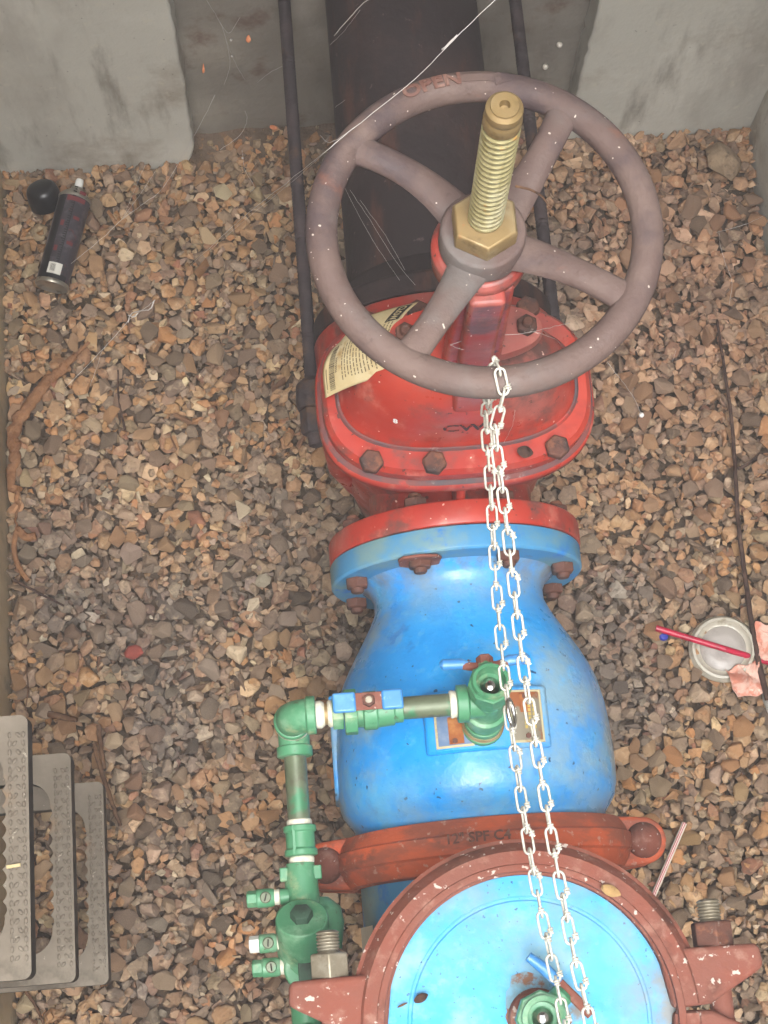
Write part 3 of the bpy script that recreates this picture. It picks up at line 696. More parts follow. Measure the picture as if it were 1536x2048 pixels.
for (x0, x1) in ((PX - .060, PX - .014), (PX + .032, PX + .074)):
    q0 = pad(x0, x1, .281, .346, .0088, .006, 'plateedge', 'nameplate', cv, .0006, 8)
    lft = x0 < PX - .02
    pad(x0 + .003, x1 - .003, .284, .343, .0094, .004, 'plateblue' if lft else 'plate', 'plate_field', q0, 0, 8)
    if lft:
        pad(x0 + .016, x0 + .034, .285, .318, .0099, .003, 'platerust', 'rust_streak', q0, 0, 6)
    else:
        pad(x0 + .014, x0 + .027, .318, .342, .0099, .003, 'platerust', 'rust_streak', q0, 0, 6)
        ym = MB()
        for k in range(3):
            for j_ in range(7):
                yy = .298 + j_ * .0052; xx = x0 + .018 + k * .0055
                ym.add([(xx, yy, topz(xx, yy, .0103)), (xx + .0034, yy, topz(xx + .003, yy, .0103)), (xx + .0034, yy + .0036, topz(xx + .003, yy, .0103)), (xx, yy + .0036, topz(xx, yy, .0103))], [[0, 1, 2, 3]])
        ym.build('faded_print', 'plateyellow', q0)
    rv = hexhead(.0035, .002)
    for yy in (.289, .338): inst(rv, 'rivet', q0, ((x0 + x1) / 2, yy, topz((x0 + x1) / 2, yy, .0096)))
# flange nuts on the blue face
for k in range(8):
    a = R(22.5 + 45 * k); p = V((PX + .149 * math.sin(a), .5335, PZ + .149 * math.cos(a)))
    inst(hn, 'flange_nut', cv, p, QZ(-AY), .001)
pt = MB(); a = R(-22.5); c = V((PX + .149 * math.sin(a), .5325, PZ + .149 * math.cos(a)))
pt.prism([c + V((dx, 0, dz)) for dx, dz in ((-.026, -.016), (-.028, .012), (-.022, .024), (0, .029), (.022, .024), (.028, .012), (.026, -.016), (.012, -.026), (-.012, -.026))], (0, -.004, 0))
pt.build('washer_plate', 'rust', cv, bevel=.0015)

# ---- blue tee with upright branch and cover
tee = thing('pipe_tee', 'blue pipe tee under the round cover, mostly hidden by rusty couplings', 'pipe', (PX, -.1, PZ - .165))
MB().lathe((PX, -.62, PZ), AY, [(0, .162), (.76, .162), (.775, .160), (.78, .155)], 72).build('run', 'bluedull', tee, sharp=50)
CYC = -.037
MB().lathe((PX, CYC, PZ), AZ, [(0, .165), (.20, .165), (.25, .162), (.36, .162)], 72).build('branch', 'blue', tee, sharp=50)
MB().box((PX, -.45, PZ - .285), (.16, .1, .30)).build('support', 'concrete', tee, bevel=.006)
MB().add([(PX - .166, .085, .475), (PX - .166, .05, .475), (PX - .152, .05, .53), (PX - .152, .085, .53)], [[0, 1, 2, 3]]).build('sticker', 'canlabel', tee)
ZC = .80
cap_ = thing('end_cover', 'pale blue round end cover with a small ball valve at its centre', 'cover', (PX, CYC, ZC - .03))
MB().lathe((PX, CYC, ZC - .03), AZ, [(0, .162), (.022, .162), (.027, .1605), (.0290, .158), (.0292, .157), (.0297, .130), (.0298, .1285), (.0284, .127), (.0284, .1245), (.0298, .123), (.0300, .10), (.0302, .05), (.0302, .001)], 96, cap=(True, True)).build('disc', 'bluecap', cap_, sharp=25)
MB().lathe((PX + .008, CYC + .002, ZC), AZ, [(0, .032), (.004, .031), (.008, .029), (.008, .018)], 32).build('boss', 'rust', cap_, bevel=.001)
stn = MB(); sp0 = []; r6 = random.Random(8)
for k in range(40):
    q = 2 * math.pi * k / 40; rr = .030 + .006 * N3((math.cos(q) * 2, math.sin(q) * 2, 3)) + .006 * r6.random() + .018 * max(0, math.cos(q - 1.9)) ** 5
    sp0.append(V((PX + .008 + rr * math.cos(q), CYC + .002 + rr * math.sin(q), ZC + .0007)))
stn.prism(sp0, (0, 0, .0004)).build('rust_stain', 'stainrust', cap_)
def ball_valve_up(parent, c, rot, ZB, r=.021, L=.05):
    MB().lathe((c[0], c[1], ZB), AZ, [(0, r * .9), (L * .3, r * .95), (L * .32, r * 1.1), (L * .66, r * 1.1), (L * .68, r * 1.02), (L, r * 1.02), (L + .001, r * .78), (L - .012, r * .72), (L - .014, .001)], 28, cap=(True, False)).build('valve_body', 'green', parent, sharp=35)
    MB().lathe((c[0], c[1], ZB + L - .024), AZ, [(0, r), (0, r * 1.28), (.014, r * 1.28), (.016, r * 1.2), (.016, r)], 8, cap=(False, False)).build('hex_collar', 'green', parent)
    b = MB(); rr = r * .6
    b.rings([[V((c[0] + rr * math.cos(q) * math.cos(2 * math.pi * k / 20), c[1] + rr * math.cos(q) * math.sin(2 * math.pi * k / 20), ZB + L - .018 + rr * math.sin(q))) for k in range(20)] for q in np.linspace(-.6, 1.5, 10)])
    b.build('ball', 'chrome', parent, sharp=180)
ball_valve_up(cap_, (PX + .008, CYC + .004), 0, ZC + .006, .0215, .052)
hd = V((PX + .008, CYC + .004, ZC + .035)); da = V((.75, .66, 0)).normalized()
MB().lathe(hd + da * .012, da, [(0, .011), (.020, .012), (.024, .008)], 16).build('stem_housing', 'green', cap_)
hp = hd + da * .038; pe = V((-da.y, da.x, 0))
MB().tube([hp - pe * .035, hp - pe * .012, hp + pe * .006, hp + pe * .014], .0055, 10, flat=.6).build('handle_bracket', 'rust', cap_)
MB().tube([hp + pe * .010, hp + pe * .030, hp + pe * .048 + V((-.004, 0, .002))], [.0062, .0066, .005], 12, flat=.8).build('handle', 'handle', cap_)

# ---- grooved couplings
def coupling(name, label, c, ax, up, grp, mats, ri=.163, ro=.1935, w=.066, text=None, studs=True, lobes=True):
    """two cast halves with bolt pads at +-side; ax = pipe axis, up = direction of the top half"""
    c = V(c); ax = V(ax).normalized(); up = V(up).normalized(); sd_ = up.cross(ax).normalized()
    t = thing(name, label, 'coupling', c - AZ * .2, grp)
    for h in (1, -1):
        prof_ = [(-w / 2 + .006, ri - .004), (-w / 2, ri + .004), (-w / 2 + .002, ro - .014), (-w / 2 + .012, ro - .007), (-w * .2, ro - .004), (-w * .16, ro), (w * .16, ro), (w * .2, ro - .004), (w / 2 - .012, ro - .007), (w / 2 - .002, ro - .014), (w / 2, ri + .004), (w / 2 - .006, ri - .004)]
        rs = []
        for i in range(61):
            a = R(-88.5 + 177 * i / 60); d = up * h * math.cos(a) + sd_ * math.sin(a)
            rs.append([c + ax * p + d * r for p, r in prof_])
        hf = MB().rings(rs).build('half', mats, t, sharp=32)
        for s in (-1, 1):                                 # bolt pads
            e = MB(); x0, x1 = .158, .232
            if lobes:                                     # rounded ears with a domed bolt head
                poly = []
                for k in range(13):
                    q = R(-90 + 180 * k / 12); poly.append(c + sd_ * s * (.205 + .030 * math.cos(q)) + ax * .030 * math.sin(q) + up * h * .006)
                poly += [c + sd_ * s * .165 + ax * .034 + up * h * .006, c + sd_ * s * .165 - ax * .034 + up * h * .006]
                e.prism(poly, up * h * .030)
            else:                                         # wedge shaped ears
                pl = [(.160, .004), (.236, .006), (.240, .012), (.238, .022), (.222, .034), (.196, .040), (.160, .060)]
                pl = [(.140, .061), (.205, .061), (.244, .060), (.249, .056), (.250, .036), (.240, .030), (.190, .003), (.150, .001)] if h == 1 else [(.140, -.061), (.205, -.061), (.244, -.060), (.249, -.056), (.250, -.036), (.240, -.030), (.190, -.003), (.150, -.001)]
                pl = [(a_, b_ if h == 1 else b_) for a_, b_ in pl]
                poly = [c + sd_ * s * a_ + up * b_ - ax * .024 for a_, b_ in pl]
                e.prism(poly, ax * .048)
            e.build('ear', mats, hf, bevel=.005, seg=3)
    return t, c, ax, up, sd_
t1, c, ax, up, sd_ = coupling('pipe_coupling', 'orange rust coupling clamped across the horizontal pipe below the blue barrel', (PX, .166, PZ), AY, AZ, 'bolted grooved couplings', 'rustorange')
for s in (-1, 1):
    p = c + sd_ * s * .205 + up * .036
    b = MB(); rb_ = .023
    b.rings([[p + (AXX * math.cos(2 * math.pi * k / 24) + AY * math.sin(2 * math.pi * k / 24)) * rb_ * math.cos(q) + AZ * rb_ * .8 * math.sin(q) for k in range(24)] for q in np.linspace(0, 1.5, 8)])
    b.build('bolt_head', 'rust', t1, sharp=180)
    MB().lathe(p, -AZ, [(0, .011), (.12, .011)], 14).build('bolt_shank', 'steel', t1)
    MB().lathe(p - AZ * .092, -AZ, [(0, .019), (.02, .019)], 6).build('nut', 'steel', t1, bevel=.001)
tv, tf = text2d('12" SPF C4', .0175, extrude=.0022, offset=.0003, sx=1.0)
tv = [(x - .033, y, z) for x, y, z in tv]
MB().add([V((PX + .193 * math.sin((x + .012) / .193), .1725 + y * .95, PZ + (.1940 + z - .0004) * math.cos((x + .012) / .193))) for x, y, z in tv], tf).build('raised_lettering', 'castdark', t1)
t2, c, ax, up, sd_ = coupling('pipe_coupling', 'brown rust coupling ring round the pale blue end cover', (PX, CYC, ZC - .012), AZ, AY, 'bolted grooved couplings', 'rust', ri=.154, ro=.1885, w=.060, lobes=False)
MB().lathe((PX, CYC, ZC + .010), AZ, [(0, .152), (.009, .153), (.010, .156), (.009, .160), (.0075, .161)], 96, cap=(False, False)).build('inner_lip', 'rust', t2)
for s, mt_ in ((-1, 'steel'), (1, 'boltrust')):
    p = c + AXX * s * .205
    MB().lathe(p + AY * .0605, AY, [(0, .0225), (.024, .0225), (.026, .020)], 6, phase=math.pi / 6).build('nut', mt_, t2, bevel=.0012)
    MB().lathe(p - AY * .10, AY, [(0, .0125), (.17, .0125)], 16).build('bolt_shank', 'rust', t2)
    MB().lathe(p + AY * .085, AY, stud_profile(.024, .0125, .0034), 18).build('bolt_thread', 'steel', t2, sharp=25)

# ---- green trim piping
tr = thing('trim_piping', 'small green test and bypass piping looping left of the blue barrel', 'piping', (-.045, .3, .60))
ra = V((.03, .26, .96)).normalized(); rb0 = V((.184, .304, .612))
def P_(t): return rb0 + ra * t
ris = MB(); ris.lathe(rb0, ra, [(0, .026), (.008, .026), (.009, .0235), (.022, .0235), (.023, .0215), (.034, .0215), (.036, .0255), (.052, .0255), (.054, .021), (.086, .0205)], 32)
ris.build('riser', 'green', tr, bevel=.0008)
MB().lathe(P_(.009), ra, [(0, .0245), (.003, .0262), (.006, .0245)], 28).build('riser_thread', 'brass', tr)
# open ball valve on the riser
bv = MB(); bv.lathe(P_(.078), ra, [(0, .020), (.018, .0205), (.020, .0235), (.034, .0235), (.036, .0225), (.050, .0225), (.0515, .0215), (.0515, .0175), (.036, .0165), (.034, .001)], 32, cap=(True, False))
bvo = bv.build('ball_valve', 'green', tr, sharp=35)
MB().lathe(P_(.108), ra, [(0, .022), (0, .0265), (.013, .0265), (.0145, .0250), (.0145, .022)], 8, cap=(False, False)).build('hex_collar', 'green', bvo)
b = MB(); a_, b2, c_ = frame(ra)
b.rings([[P_(.108) + (a_ * math.cos(2 * math.pi * k / 20) + b2 * math.sin(2 * math.pi * k / 20)) * .0135 * math.cos(q) + ra * .0135 * math.sin(q) for k in range(20)] for q in np.linspace(-.6, 1.5, 10)]); b.build('ball', 'chrome', bvo, sharp=180)
hy = (AY - ra * AY.dot(ra)).normalized(); hc = P_(.098)
MB().lathe(hc + hy * .014, hy, [(0, .0125), (.016, .0125), (.017, .010), (.024, .009)], 18).build('stem_housing', 'green', bvo, bevel=.001)
MB().box(hc + hy * .022 + AXX * .014, (.014, .012, .010)).build('stop_tab', 'green', bvo, bevel=.001)
hh = hc + hy * .037
MB().tube([hh + AXX * x + hy * y for x, y in ((-.026, .0), (-.014, -.003), (.014, -.003), (.026, .0))], .0052, 10, flat=.8).build('handle_bracket', 'rust', bvo)
MB().lathe(hh - hy * .002, hy, [(0, .0105), (.010, .0105), (.011, .009)], 6).build('handle_nut', 'rust', bvo, bevel=.0008)
for s in (-1, 1):
    MB().tube([hh + AXX * s * .020, hh + AXX * s * .028 + hy * .002, hh + AXX * s * .050 + hy * .003, hh + AXX * s * .0535 + hy * .003], [.0045, .0066, .0066, .003], 12, flat=.8).build('handle', 'handle', bvo)
# run to the left
XZ, XY = .686, .322
def xl(x0, prof, name, m_, seg=28, par=tr, bev=.0008, **k): return MB().lathe((x0, XY - .003 * 0, XZ), -AXX, prof, seg, **k).build(name, m_, par, bevel=bev)
xl(.186, [(0, .018), (.004, .0185), (.022, .0185), (.0235, .0225), (.036, .0225), (.037, .018)], 'tee_socket', 'green')
xl(.150, [(0, .0155), (.008, .0165), (.009, .0145)], 'thread_tape', 'tape')
xl(.142, [(0, .0134), (.088, .0134)], 'nipple', 'greenold', bev=0)
uv = xl(.056 + .030, [(0, .0165), (.010, .0165), (.0105, .019), (.030, .0205), (.031, .0225), (.046, .0225), (.047, .019), (.056, .0185), (.058, .0215), (.060, .0215)], 'ball_valve', 'green')
MB().lathe((.032, XY, XZ), -AXX, [(0, .0275), (.014, .0275), (.015, .0255)], 8, phase=math.pi / 8).build('hex_collar', 'green', uv, bevel=.001)
MB().lathe((.016, XY, XZ), -AXX, [(0, .0195), (.012, .0195), (.013, .018)], 6).build('hex_end', 'green', uv, bevel=.001)
MB().lathe((.046, XY + .004, XZ + .012), AZ, [(0, .010), (.016, .010)], 14).build('stem_housing', 'green', uv)
hz = XZ + .031; hy0 = XY + .006
MB().box((.046, hy0, hz), (.034, .0205, .0026)).build('handle_bracket', 'rust', uv, bevel=.0008)
for x0, x1 in ((.061, .086), (.031, .004)):
    MB().box(((x0 + x1) / 2, hy0, hz + .001), (abs(x1 - x0), .0235, .0075)).build('handle', 'handle', uv, bevel=.003, seg=3)
MB().lathe((.046, hy0, hz + .001), AZ, [(0, .0078), (.006, .0078), (.007, .0065)], 6).build('handle_nut', 'boltrust', uv, bevel=.0006)
MB().lathe((.046, hy0, hz + .007), AZ, [(0, .0042), (.003, .004)], 10).build('stem_tip', 'steel', uv)
xl(.004, [(0, .0145), (.003, .0165), (.0065, .0145)], 'thread_tape', 'tape')
xl(-.006, [(0, .0135), (.004, .0165), (.010, .0160), (.0115, .0135)], 'thread_tape', 'tape')
xl(.010, [(0, .0128), (.03, .0128)], 'close_nipple', 'brass', bev=0)
EX = -.045
el = MB()
el.tube([(-.018, XY, XZ), (-.026, XY, XZ), (-.034, XY, XZ - .003), (-.041, XY, XZ - .009), (EX, XY, XZ - .019), (EX, XY, XZ - .028)], [.0195, .0198, .0200, .0200, .0198, .0195], 26)
elb = el.build('elbow', 'green', tr, sharp=50)
MB().lathe((-.0165, XY, XZ), -AXX, [(0, .0215), (.001, .0225), (.010, .0225), (.012, .0200)], 28).build('socket_band', 'green', elb, bevel=.0008)
MB().lathe((EX, XY, XZ - .026), -AZ, [(0, .0205), (.002, .0222), (.010, .0222)], 28).build('socket_band', 'green', elb, bevel=.0008)
MB().lathe((EX, XY, XZ - .034), -AZ, [(0, .014), (.012, .014)], 20).build('close_nipple', 'steel', tr)
YZ = .628
e2 = MB(); e2.tube([(EX, XY, YZ + .014), (EX, XY, YZ + .008), (EX, XY - .004, YZ + .002), (EX, XY - .012, YZ), (EX, XY - .030, YZ)], .0190, 26)
e2o = e2.build('elbow', 'green', tr, sharp=50)
MB().lathe((EX, XY, YZ + .022), -AZ, [(0, .0155), (.0002, .0222), (.010, .0222)], 28).build('socket_band', 'tape', e2o, bevel=.0008)
def yr(y0, prof, name, m_, seg=28, par=tr, bev=.0008, z=YZ, x=EX): return MB().lathe((x, y0, z), -AY, prof, seg).build(name, m_, par, bevel=bev)
yr(XY - .026, [(0, .0200), (.001, .0215), (.012, .0215), (.013, .0185)], 'socket_band', 'green', par=e2o)
yr(.285, [(0, .0134), (.085, .0134)], 'nipple', 'greenold', bev=0)
yr(.209, [(0, .0140), (.002, .0152), (.008, .0150)], 'thread_tape', 'tape')
cpl = yr(.202, [(0, .0165), (.0008, .0195), (.007, .0195), (.0085, .0172), (.027, .0172), (.0285, .0195), (.035, .0195), (.036, .0165)], 'socket_coupling', 'green')
MB().box((EX - .007, .184, YZ + .0165), (.003, .034, .003)).build('seam', 'green', cpl)
yr(.166, [(0, .0135), (.002, .0152), (.008, .0148)], 'thread_tape', 'tape')
bx_ = -.047
body = MB(); body.lathe((bx_, .158, YZ), -AY, [(0, .0165), (.004, .0170), (.010, .0180), (.020, .0195), (.046, .0205), (.060, .026), (.078, .031), (.100, .033), (.118, .030), (.128, .022), (.130, .018), (.142, .017)], 30)
bdo = body.build('bypass_check_body', 'green', tr, sharp=50)
for s in (-1, 1): MB().box((bx_ + s * .0195, .146, YZ + .004), (.010, .016, .012)).build('wrench_lug', 'green', bdo, bevel=.0015)
MB().lathe((bx_ + .020, .118, YZ - .010), -AY, [(0, .010), (.012, .024), (.03, .027), (.06, .022)], 22).build('bulge', 'green', bdo, sharp=60)
MB().lathe((bx_ - .012, .116, YZ - .010), -AY, [(0, .010), (.012, .020), (.03, .022), (.06, .02)], 22).build('bulge', 'green', bdo, sharp=60)
ca_ = V((0, .68, .73)).normalized(); cc_ = V((bx_ - .001, .060, YZ + .010))
cover = MB().lathe(cc_, ca_, [(0, .0290), (.024, .0300), (.028, .0300), (.048, .0302), (.050, .0292), (.0505, .001)], 40).build('check_cover', 'green', bdo, bevel=.001)
MB().lathe(cc_ + ca_ * .050, ca_, [(0, .0135), (.009, .0130), (.010, .0115)], 6).build('cover_plug', 'darkhex', bdo, bevel=.0008)
ca2 = V((0, -.30, .95)).normalized(); c3_ = V((bx_ + .001, .046, YZ - .004))
MB().lathe(c3_, ca2, [(0, .027), (.026, .027), (.028, .025)], 32).build('check_cover', 'green', bdo, bevel=.001)
MB().lathe(c3_ + ca2 * .028, ca2, [(0, .0145), (.010, .0145), (.011, .013)], 4, phase=.78).build('cover_plug', 'darkhex', bdo, bevel=.0008)
for i, (yy, capm, dx) in enumerate(((.121, 'green', 0), (.070, 'white', 0), (.043, 'green', .002))):
    z = YZ + .008
    ck = MB().lathe((-.062 + dx, yy, z), -AXX, [(0, .0092), (.010, .0092), (.0105, .007), (.016, .007)], 18).build('test_cock', 'green', tr)
    MB().lathe((-.0725 + dx, yy, z), -AXX, [(0, .0072), (.0008, .0092), (.0065, .0088)], 16).build('thread_tape', 'tape', ck)
    MB().lathe((-.079 + dx, yy, z), -AXX, [(0, .0095), (.004, .0108), (.020, .0108), (.021, .0098)], 18).build('cock_barrel', 'green', ck, bevel=.0006)
    MB().lathe((-.098 + dx, yy, z), -AXX, [(0, .0098), (.0125, .0098), (.0135, .0085)], 6).build('cock_cap', capm, ck, bevel=.0008)
    sd2 = MB().lathe((-.089 + dx, yy, z + .006), AZ, [(0, .0066), (.0055, .0066), (.0065, .0058)], 22).build('screw_dial', 'greenold', ck, bevel=.0004)
    MB().box((-.089 + dx, yy, z + .0126), (.0016, .0085, .0008), Matrix.Rotation(.2 * i - .3, 3, 'Z')).build('slot', 'ink', ck)
yr(.018, [(0, .0135), (.002, .0150), (.008, .0148)], 'thread_tape', 'tape', x=-.050)
yr(.011, [(0, .0165), (.0008, .0195), (.007, .0195), (.0085, .0172), (.032, .0172), (.0335, .0195), (.042, .0195), (.043, .0165)], 'socket_coupling', 'green', x=-.051)
yr(-.03, [(0, .0134), (.40, .0134)], 'nipple', 'greenold', x=-.051, bev=0)

# ---- chain from the handwheel, doubled
def link_mesh():
    b = MB(); L, Wd, wr = .0262, .0098, .00135; h = L / 2 - Wd / 2; path = []
    for i in range(9): q = math.pi / 2 - math.pi * i / 8; path.append((h + Wd / 2 * math.cos(q), Wd / 2 * math.sin(q), 0))
    for i in range(9): q = -math.pi / 2 - math.pi * i / 8; path.append((-h + Wd / 2 * math.cos(q), Wd / 2 * math.sin(q), 0))
    b.tube(path, wr, 8, closed=True)
    co_ = []
    for i in range(30):
        q = 2 * math.pi * 2.1 * i / 29; co_.append((h - .0042 + .0048 * i / 29, Wd / 2 + .0022 * math.cos(q), .0022 * math.sin(q)))
    b.tube(co_, wr * .8, 6)
    return b.mesh('chain_link', 'zinc', 60)
LM = link_mesh()
def resample(path, step):
    out = [path[0].copy()]; acc = 0; i = 0; p = path[0].copy(); i = 1
    while i < len(path):
        d = (path[i] - p).length
        if acc + d >= step: t = (step - acc) / d; p = p.lerp(path[i], t); out.append(p.copy()); acc = 0
        else: acc += d; p = path[i].copy(); i += 1
    return out
chain = thing('wire_chain', 'doubled silver wire chain looped round the handwheel rim and trailing over the blue cover', 'chain', (.2, -.12, .84))
RT = wc + V((-.004, -WR, 0))        # rim point nearest the camera
right = [RT + V((-.004, .021, -.012)), RT + V((-.002, .019, .006)), RT + V((0, .008, .0195)), RT + V((.002, -.008, .019)), RT + V((.004, -.0195, .004)), at(990, 850, 1.085), at(1000, 950, 1.062), at(1012, 1040, 1.045), at(1028, 1180, 1.03), at(1042, 1300, 1.02), at(1060, 1420, 1.012), at(1080, 1540, 1.008), at(1106, 1690, 1.008), at(1134, 1840, 1.012), at(1152, 1930, 1.015), at(1180, 2046, 1.01), V((.224, -.10, .965)), V((.226, -.135, .90)), V((.222, -.15, .835))]
left = [RT + V((-.004, .021, -.012)), RT + V((-.006, .010, -.020)), RT + V((-.006, -.004, -.026)), at(972, 815, 1.035), at(973, 870, 1.005), at(980, 960, .975), at(988, 1100, .95), at(997, 1230, .935), at(1010, 1360, .928), at(1026, 1480, .925), at(1046, 1620, .925), at(1066, 1740, .926), at(1090, 1860, .928), at(1128, 2040, .93), V((.208, -.085, .905)), V((.208, -.118, .865)), V((.210, -.145, .832)), V((.222, -.15, .835))]
sub = 0
for pth, ph0 in ((right, 0), (left, 1)):
    q = resample(smooth_path(pth, 10), .0208)
    for i in range(len(q) - 1):
        tdir = (q[i + 1] - q[i]).normalized(); c = (q[i] + q[i + 1]) / 2
        upv = V((0, .12, 1)); n = (upv - tdir * upv.dot(tdir)).normalized(); sdv = n.cross(tdir)
        roll = (0 if (i + ph0) % 2 == 0 else R(82)) + R(random.uniform(-9, 9)) + R(6)
        y_ = sdv * math.cos(roll) + n * math.sin(roll)
        mm_ = Matrix((-tdir, y_, (-tdir).cross(y_))).transposed() if random.random() < .25 else Matrix((tdir, y_, tdir.cross(y_))).transposed()
        inst(LM, 'link', chain, c, mm_.to_quaternion())
# oval joining ring on the left strand
jr = MB(); jc = at(1022, 1425, .934); jd = (at(1030, 1480, .93) - at(1014, 1390, .932)).normalized(); js = jd.cross(AZ).normalized(); jn = V((0.55, 0, .83))
jr.tube([jc + jd * .0135 * math.cos(2 * math.pi * i / 24) + (js * .55 + AZ * .83) * .0062 * math.sin(2 * math.pi * i / 24) for i in range(24)], .0022, 10, closed=True)
jr.build('joining_ring', 'chrome', chain)

# ================================================================== STEPS ON THE LEFT WALL
def make_step():
    t = thing('manhole_step', 'x', 'step', (XL, .2, .22), 'plastic steps on the left wall')
    x0, x1 = XL - .02, -.333; yA, yB = .048, .330; z = .22; th = .026
    def upath(inset, scal):
        o = []; r = .009; xo = x1 - inset * .62; ya, yb = yA + inset * .80, yB - inset * .80
        if inset > .02: r = .030
        o.append((x0, ya))
        for k in range(4): o.append((x0 + (xo - r - x0) * (k + 1) / 5, ya))
        for k in range(8): q = -math.pi / 2 + math.pi / 2 * k / 7; o.append((xo - r + r * math.cos(q), ya + r + r * math.sin(q)))
        n = 72
        for k in range(1, n):
            y = ya + r + (yb - ya - 2 * r) * k / n
            o.append((xo + (scal * (abs(math.sin(math.pi * (k / n) * 9)) - .5) if scal else 0), y))
        for k in range(8): q = math.pi / 2 * k / 7; o.append((xo - r + r * math.cos(q), yb - r + r * math.sin(q)))
        for k in range(4): o.append((xo - r + (x0 - xo + r) * (k + 1) / 5, yb))
        return o[:-1] + [(x0, yb)]
    a, b = upath(0, 0), upath(.044, .0045); n = len(a)
    lip = .004
    mb = MB()
    vs = [V((x, y, z)) for x, y in a] + [V((x, y, z)) for x, y in b] + [V((x, y, z - th)) for x, y in a] + [V((x, y, z - th)) for x, y in b]
    fs = []
    for i in range(n - 1): mb_ = fs.append([i, i + 1, n + i + 1, n + i])
    mb.add(vs, fs, 0)
    fs2 = []
    for i in range(n - 1):
        fs2 += [[2 * n + i, 3 * n + i, 3 * n + i + 1, 2 * n + i + 1], [i, 2 * n + i, 2 * n + i + 1, i + 1], [n + i, n + i + 1, 3 * n + i + 1, 3 * n + i]]
    fs2 += [[0, n, 3 * n, 2 * n], [n - 1, 3 * n - 1, 4 * n - 1, 2 * n - 1]]
    mb2 = MB(); mb2.v = mb.v; mb2.f = mb.f + fs2; mb2.mi = mb.mi + [1] * len(fs2)
    mb2.build('tread', ['stepdust', 'stepblack'], t, sharp=40, bevel=.0025)
    lugs = MB(); r3 = random.Random(2)
    for k in range(26):
        y = yA + .022 + (yB - yA - .044) * k / 25
        for row, xo in enumerate((.005, .0125, .020)):
            if row == 1:
                rot = Matrix.Rotation(R(40 if k % 2 else -40), 3, 'Z'); x = x1 - xo + (.002 if k % 2 else -.002)
            else: rot = Matrix.Identity(3); x = x1 - xo
            lugs.lathe((x, y, z - .001), AZ, [(0, .0024), (.0022, .0022), (.0032, .0012)], 6)
            vsl = lugs.v[-18:]
            for p in vsl:
                d = p - V((x, y, p.z)); d.y *= 1.75; d = rot @ d; p.x, p.y = x + d.x, y + d.y
    lo = lugs.build('tread_pattern', 'stepdust', t); lo['kind'] = 'stuff'
    MB().box((x0 + .02, (yA + yB) / 2, z - .030), (.02, yB - yA - .02, .05)).build('wall_flange', 'stepblack', t, bevel=.004)
    return t
s1 = make_step(); s1['label'] = 'lowest and darkest of the three grey plastic manhole steps, nearest the gravel'
for zz, lb in ((.50, 'middle of the three grey plastic manhole steps on the left wall'), (.785, 'highest grey plastic manhole step, cut off by the left edge, pale straw on it')):
    c = s1.copy(); COL.objects.link(c); c.location.z = zz; c['label'] = lb
    for ch in list(s1.children):
        d = ch.copy(); COL.objects.link(d); d.parent = c
        if 'kind' in ch: d['kind'] = ch['kind']

# ================================================================== LITTER
# spray can
GZ = .016
ca0, ca1 = at(103, 573, GZ + .035), at(142, 428, GZ + .042); cdir = (ca1 - ca0).normalized(); CL = .172; CR = .0275; KC = .0275 / .0325
def kc(pr): return [(t, r * KC) for t, r in pr]
can = thing('spray_can', 'black and grey spray can lying on the gravel by the left wall panel', 'can', (ca0.x, ca0.y, GZ))
MB().lathe(ca0, cdir, [(0.004, CR), (CL - .012, CR)], 40).build('body', 'canbody', can)
MB().lathe(ca0, cdir, kc([(.0035, .020), (.0025, .026), (.000, .0305), (-.001, .0328), (.003, .0342), (.006, .0335), (.0065, .0325)]), 40).build('base_rim', 'tin', can)
MB().lathe(ca0 + cdir * (CL - .012), cdir, kc([(0, .0325), (.001, .0338), (.004, .0342), (.006, .0325), (.012, .026), (.018, .017), (.019, .0135), (.024, .0135), (.0245, .004)]), 36).build('shoulder', 'tin', can)
MB().lathe(ca0 + cdir * (CL + .011), cdir, [(0, .0065), (.002, .0075), (.014, .0072), (.018, .006)], 16).build('nozzle', 'white', can)
ca_a, ca_b, _ = frame(cdir); upc = (AZ - cdir * AZ.dot(cdir)).normalized(); sdc = cdir.cross(upc)
def patch(b, t0, t1, g0, g1, lift=.0004, n=8):
    vs = []
    for t in (t0, t1):
        for i in range(n + 1):
            g = R(g0 + (g1 - g0) * i / n); vs.append(ca0 + cdir * t + (upc * math.cos(g) + sdc * math.sin(g)) * (CR + lift))
    b.add(vs, [[i, i + 1, n + 2 + i, n + 1 + i] for i in range(n)])
sgn = 1 if sdc.x > 0 else -1
b = MB(); patch(b, .006, CL - .013, -48 * sgn, -16 * sgn); patch(b, .006, .016, -16 * sgn, 60 * sgn, .0003)
r5 = random.Random(3)
for k in range(34):
    t = .036 + k * .0042; patch(b, t, t + .0024, (12 - r5.random() * 9) * sgn, 16 * sgn, n=2)
patch(b, .034, CL - .014, 16 * sgn, 19 * sgn, n=2); b.build('black_print', 'canblack', can)
for k in range(3):
    t = .055 + k * .047
    for a0, a1, g0, g1 in ((t, t + .010, -12, 0), (t + .016, t + .022, 26, 50)):
        b = MB(); patch(b, a0, a1, g0 * sgn, g1 * sgn, .0006); b.build('red_print', 'canred', can)
b = MB(); patch(b, CL - .022, CL - .014, -12 * sgn, 55 * sgn, .0006); b.build('red_print', 'canred', can)
b = MB(); patch(b, .014, .034, -14 * sgn, 34 * sgn, .0007); b.build('barcode_label', 'canlabel', can)
b = MB()
for k in range(12): patch(b, .018, .031, (-6 + k * 1.5 + (k % 3) * .3) * sgn, (-5.3 + k * 1.5 + (k % 2) * .4) * sgn, .001, 1)
b.build('barcode', 'ink', can)
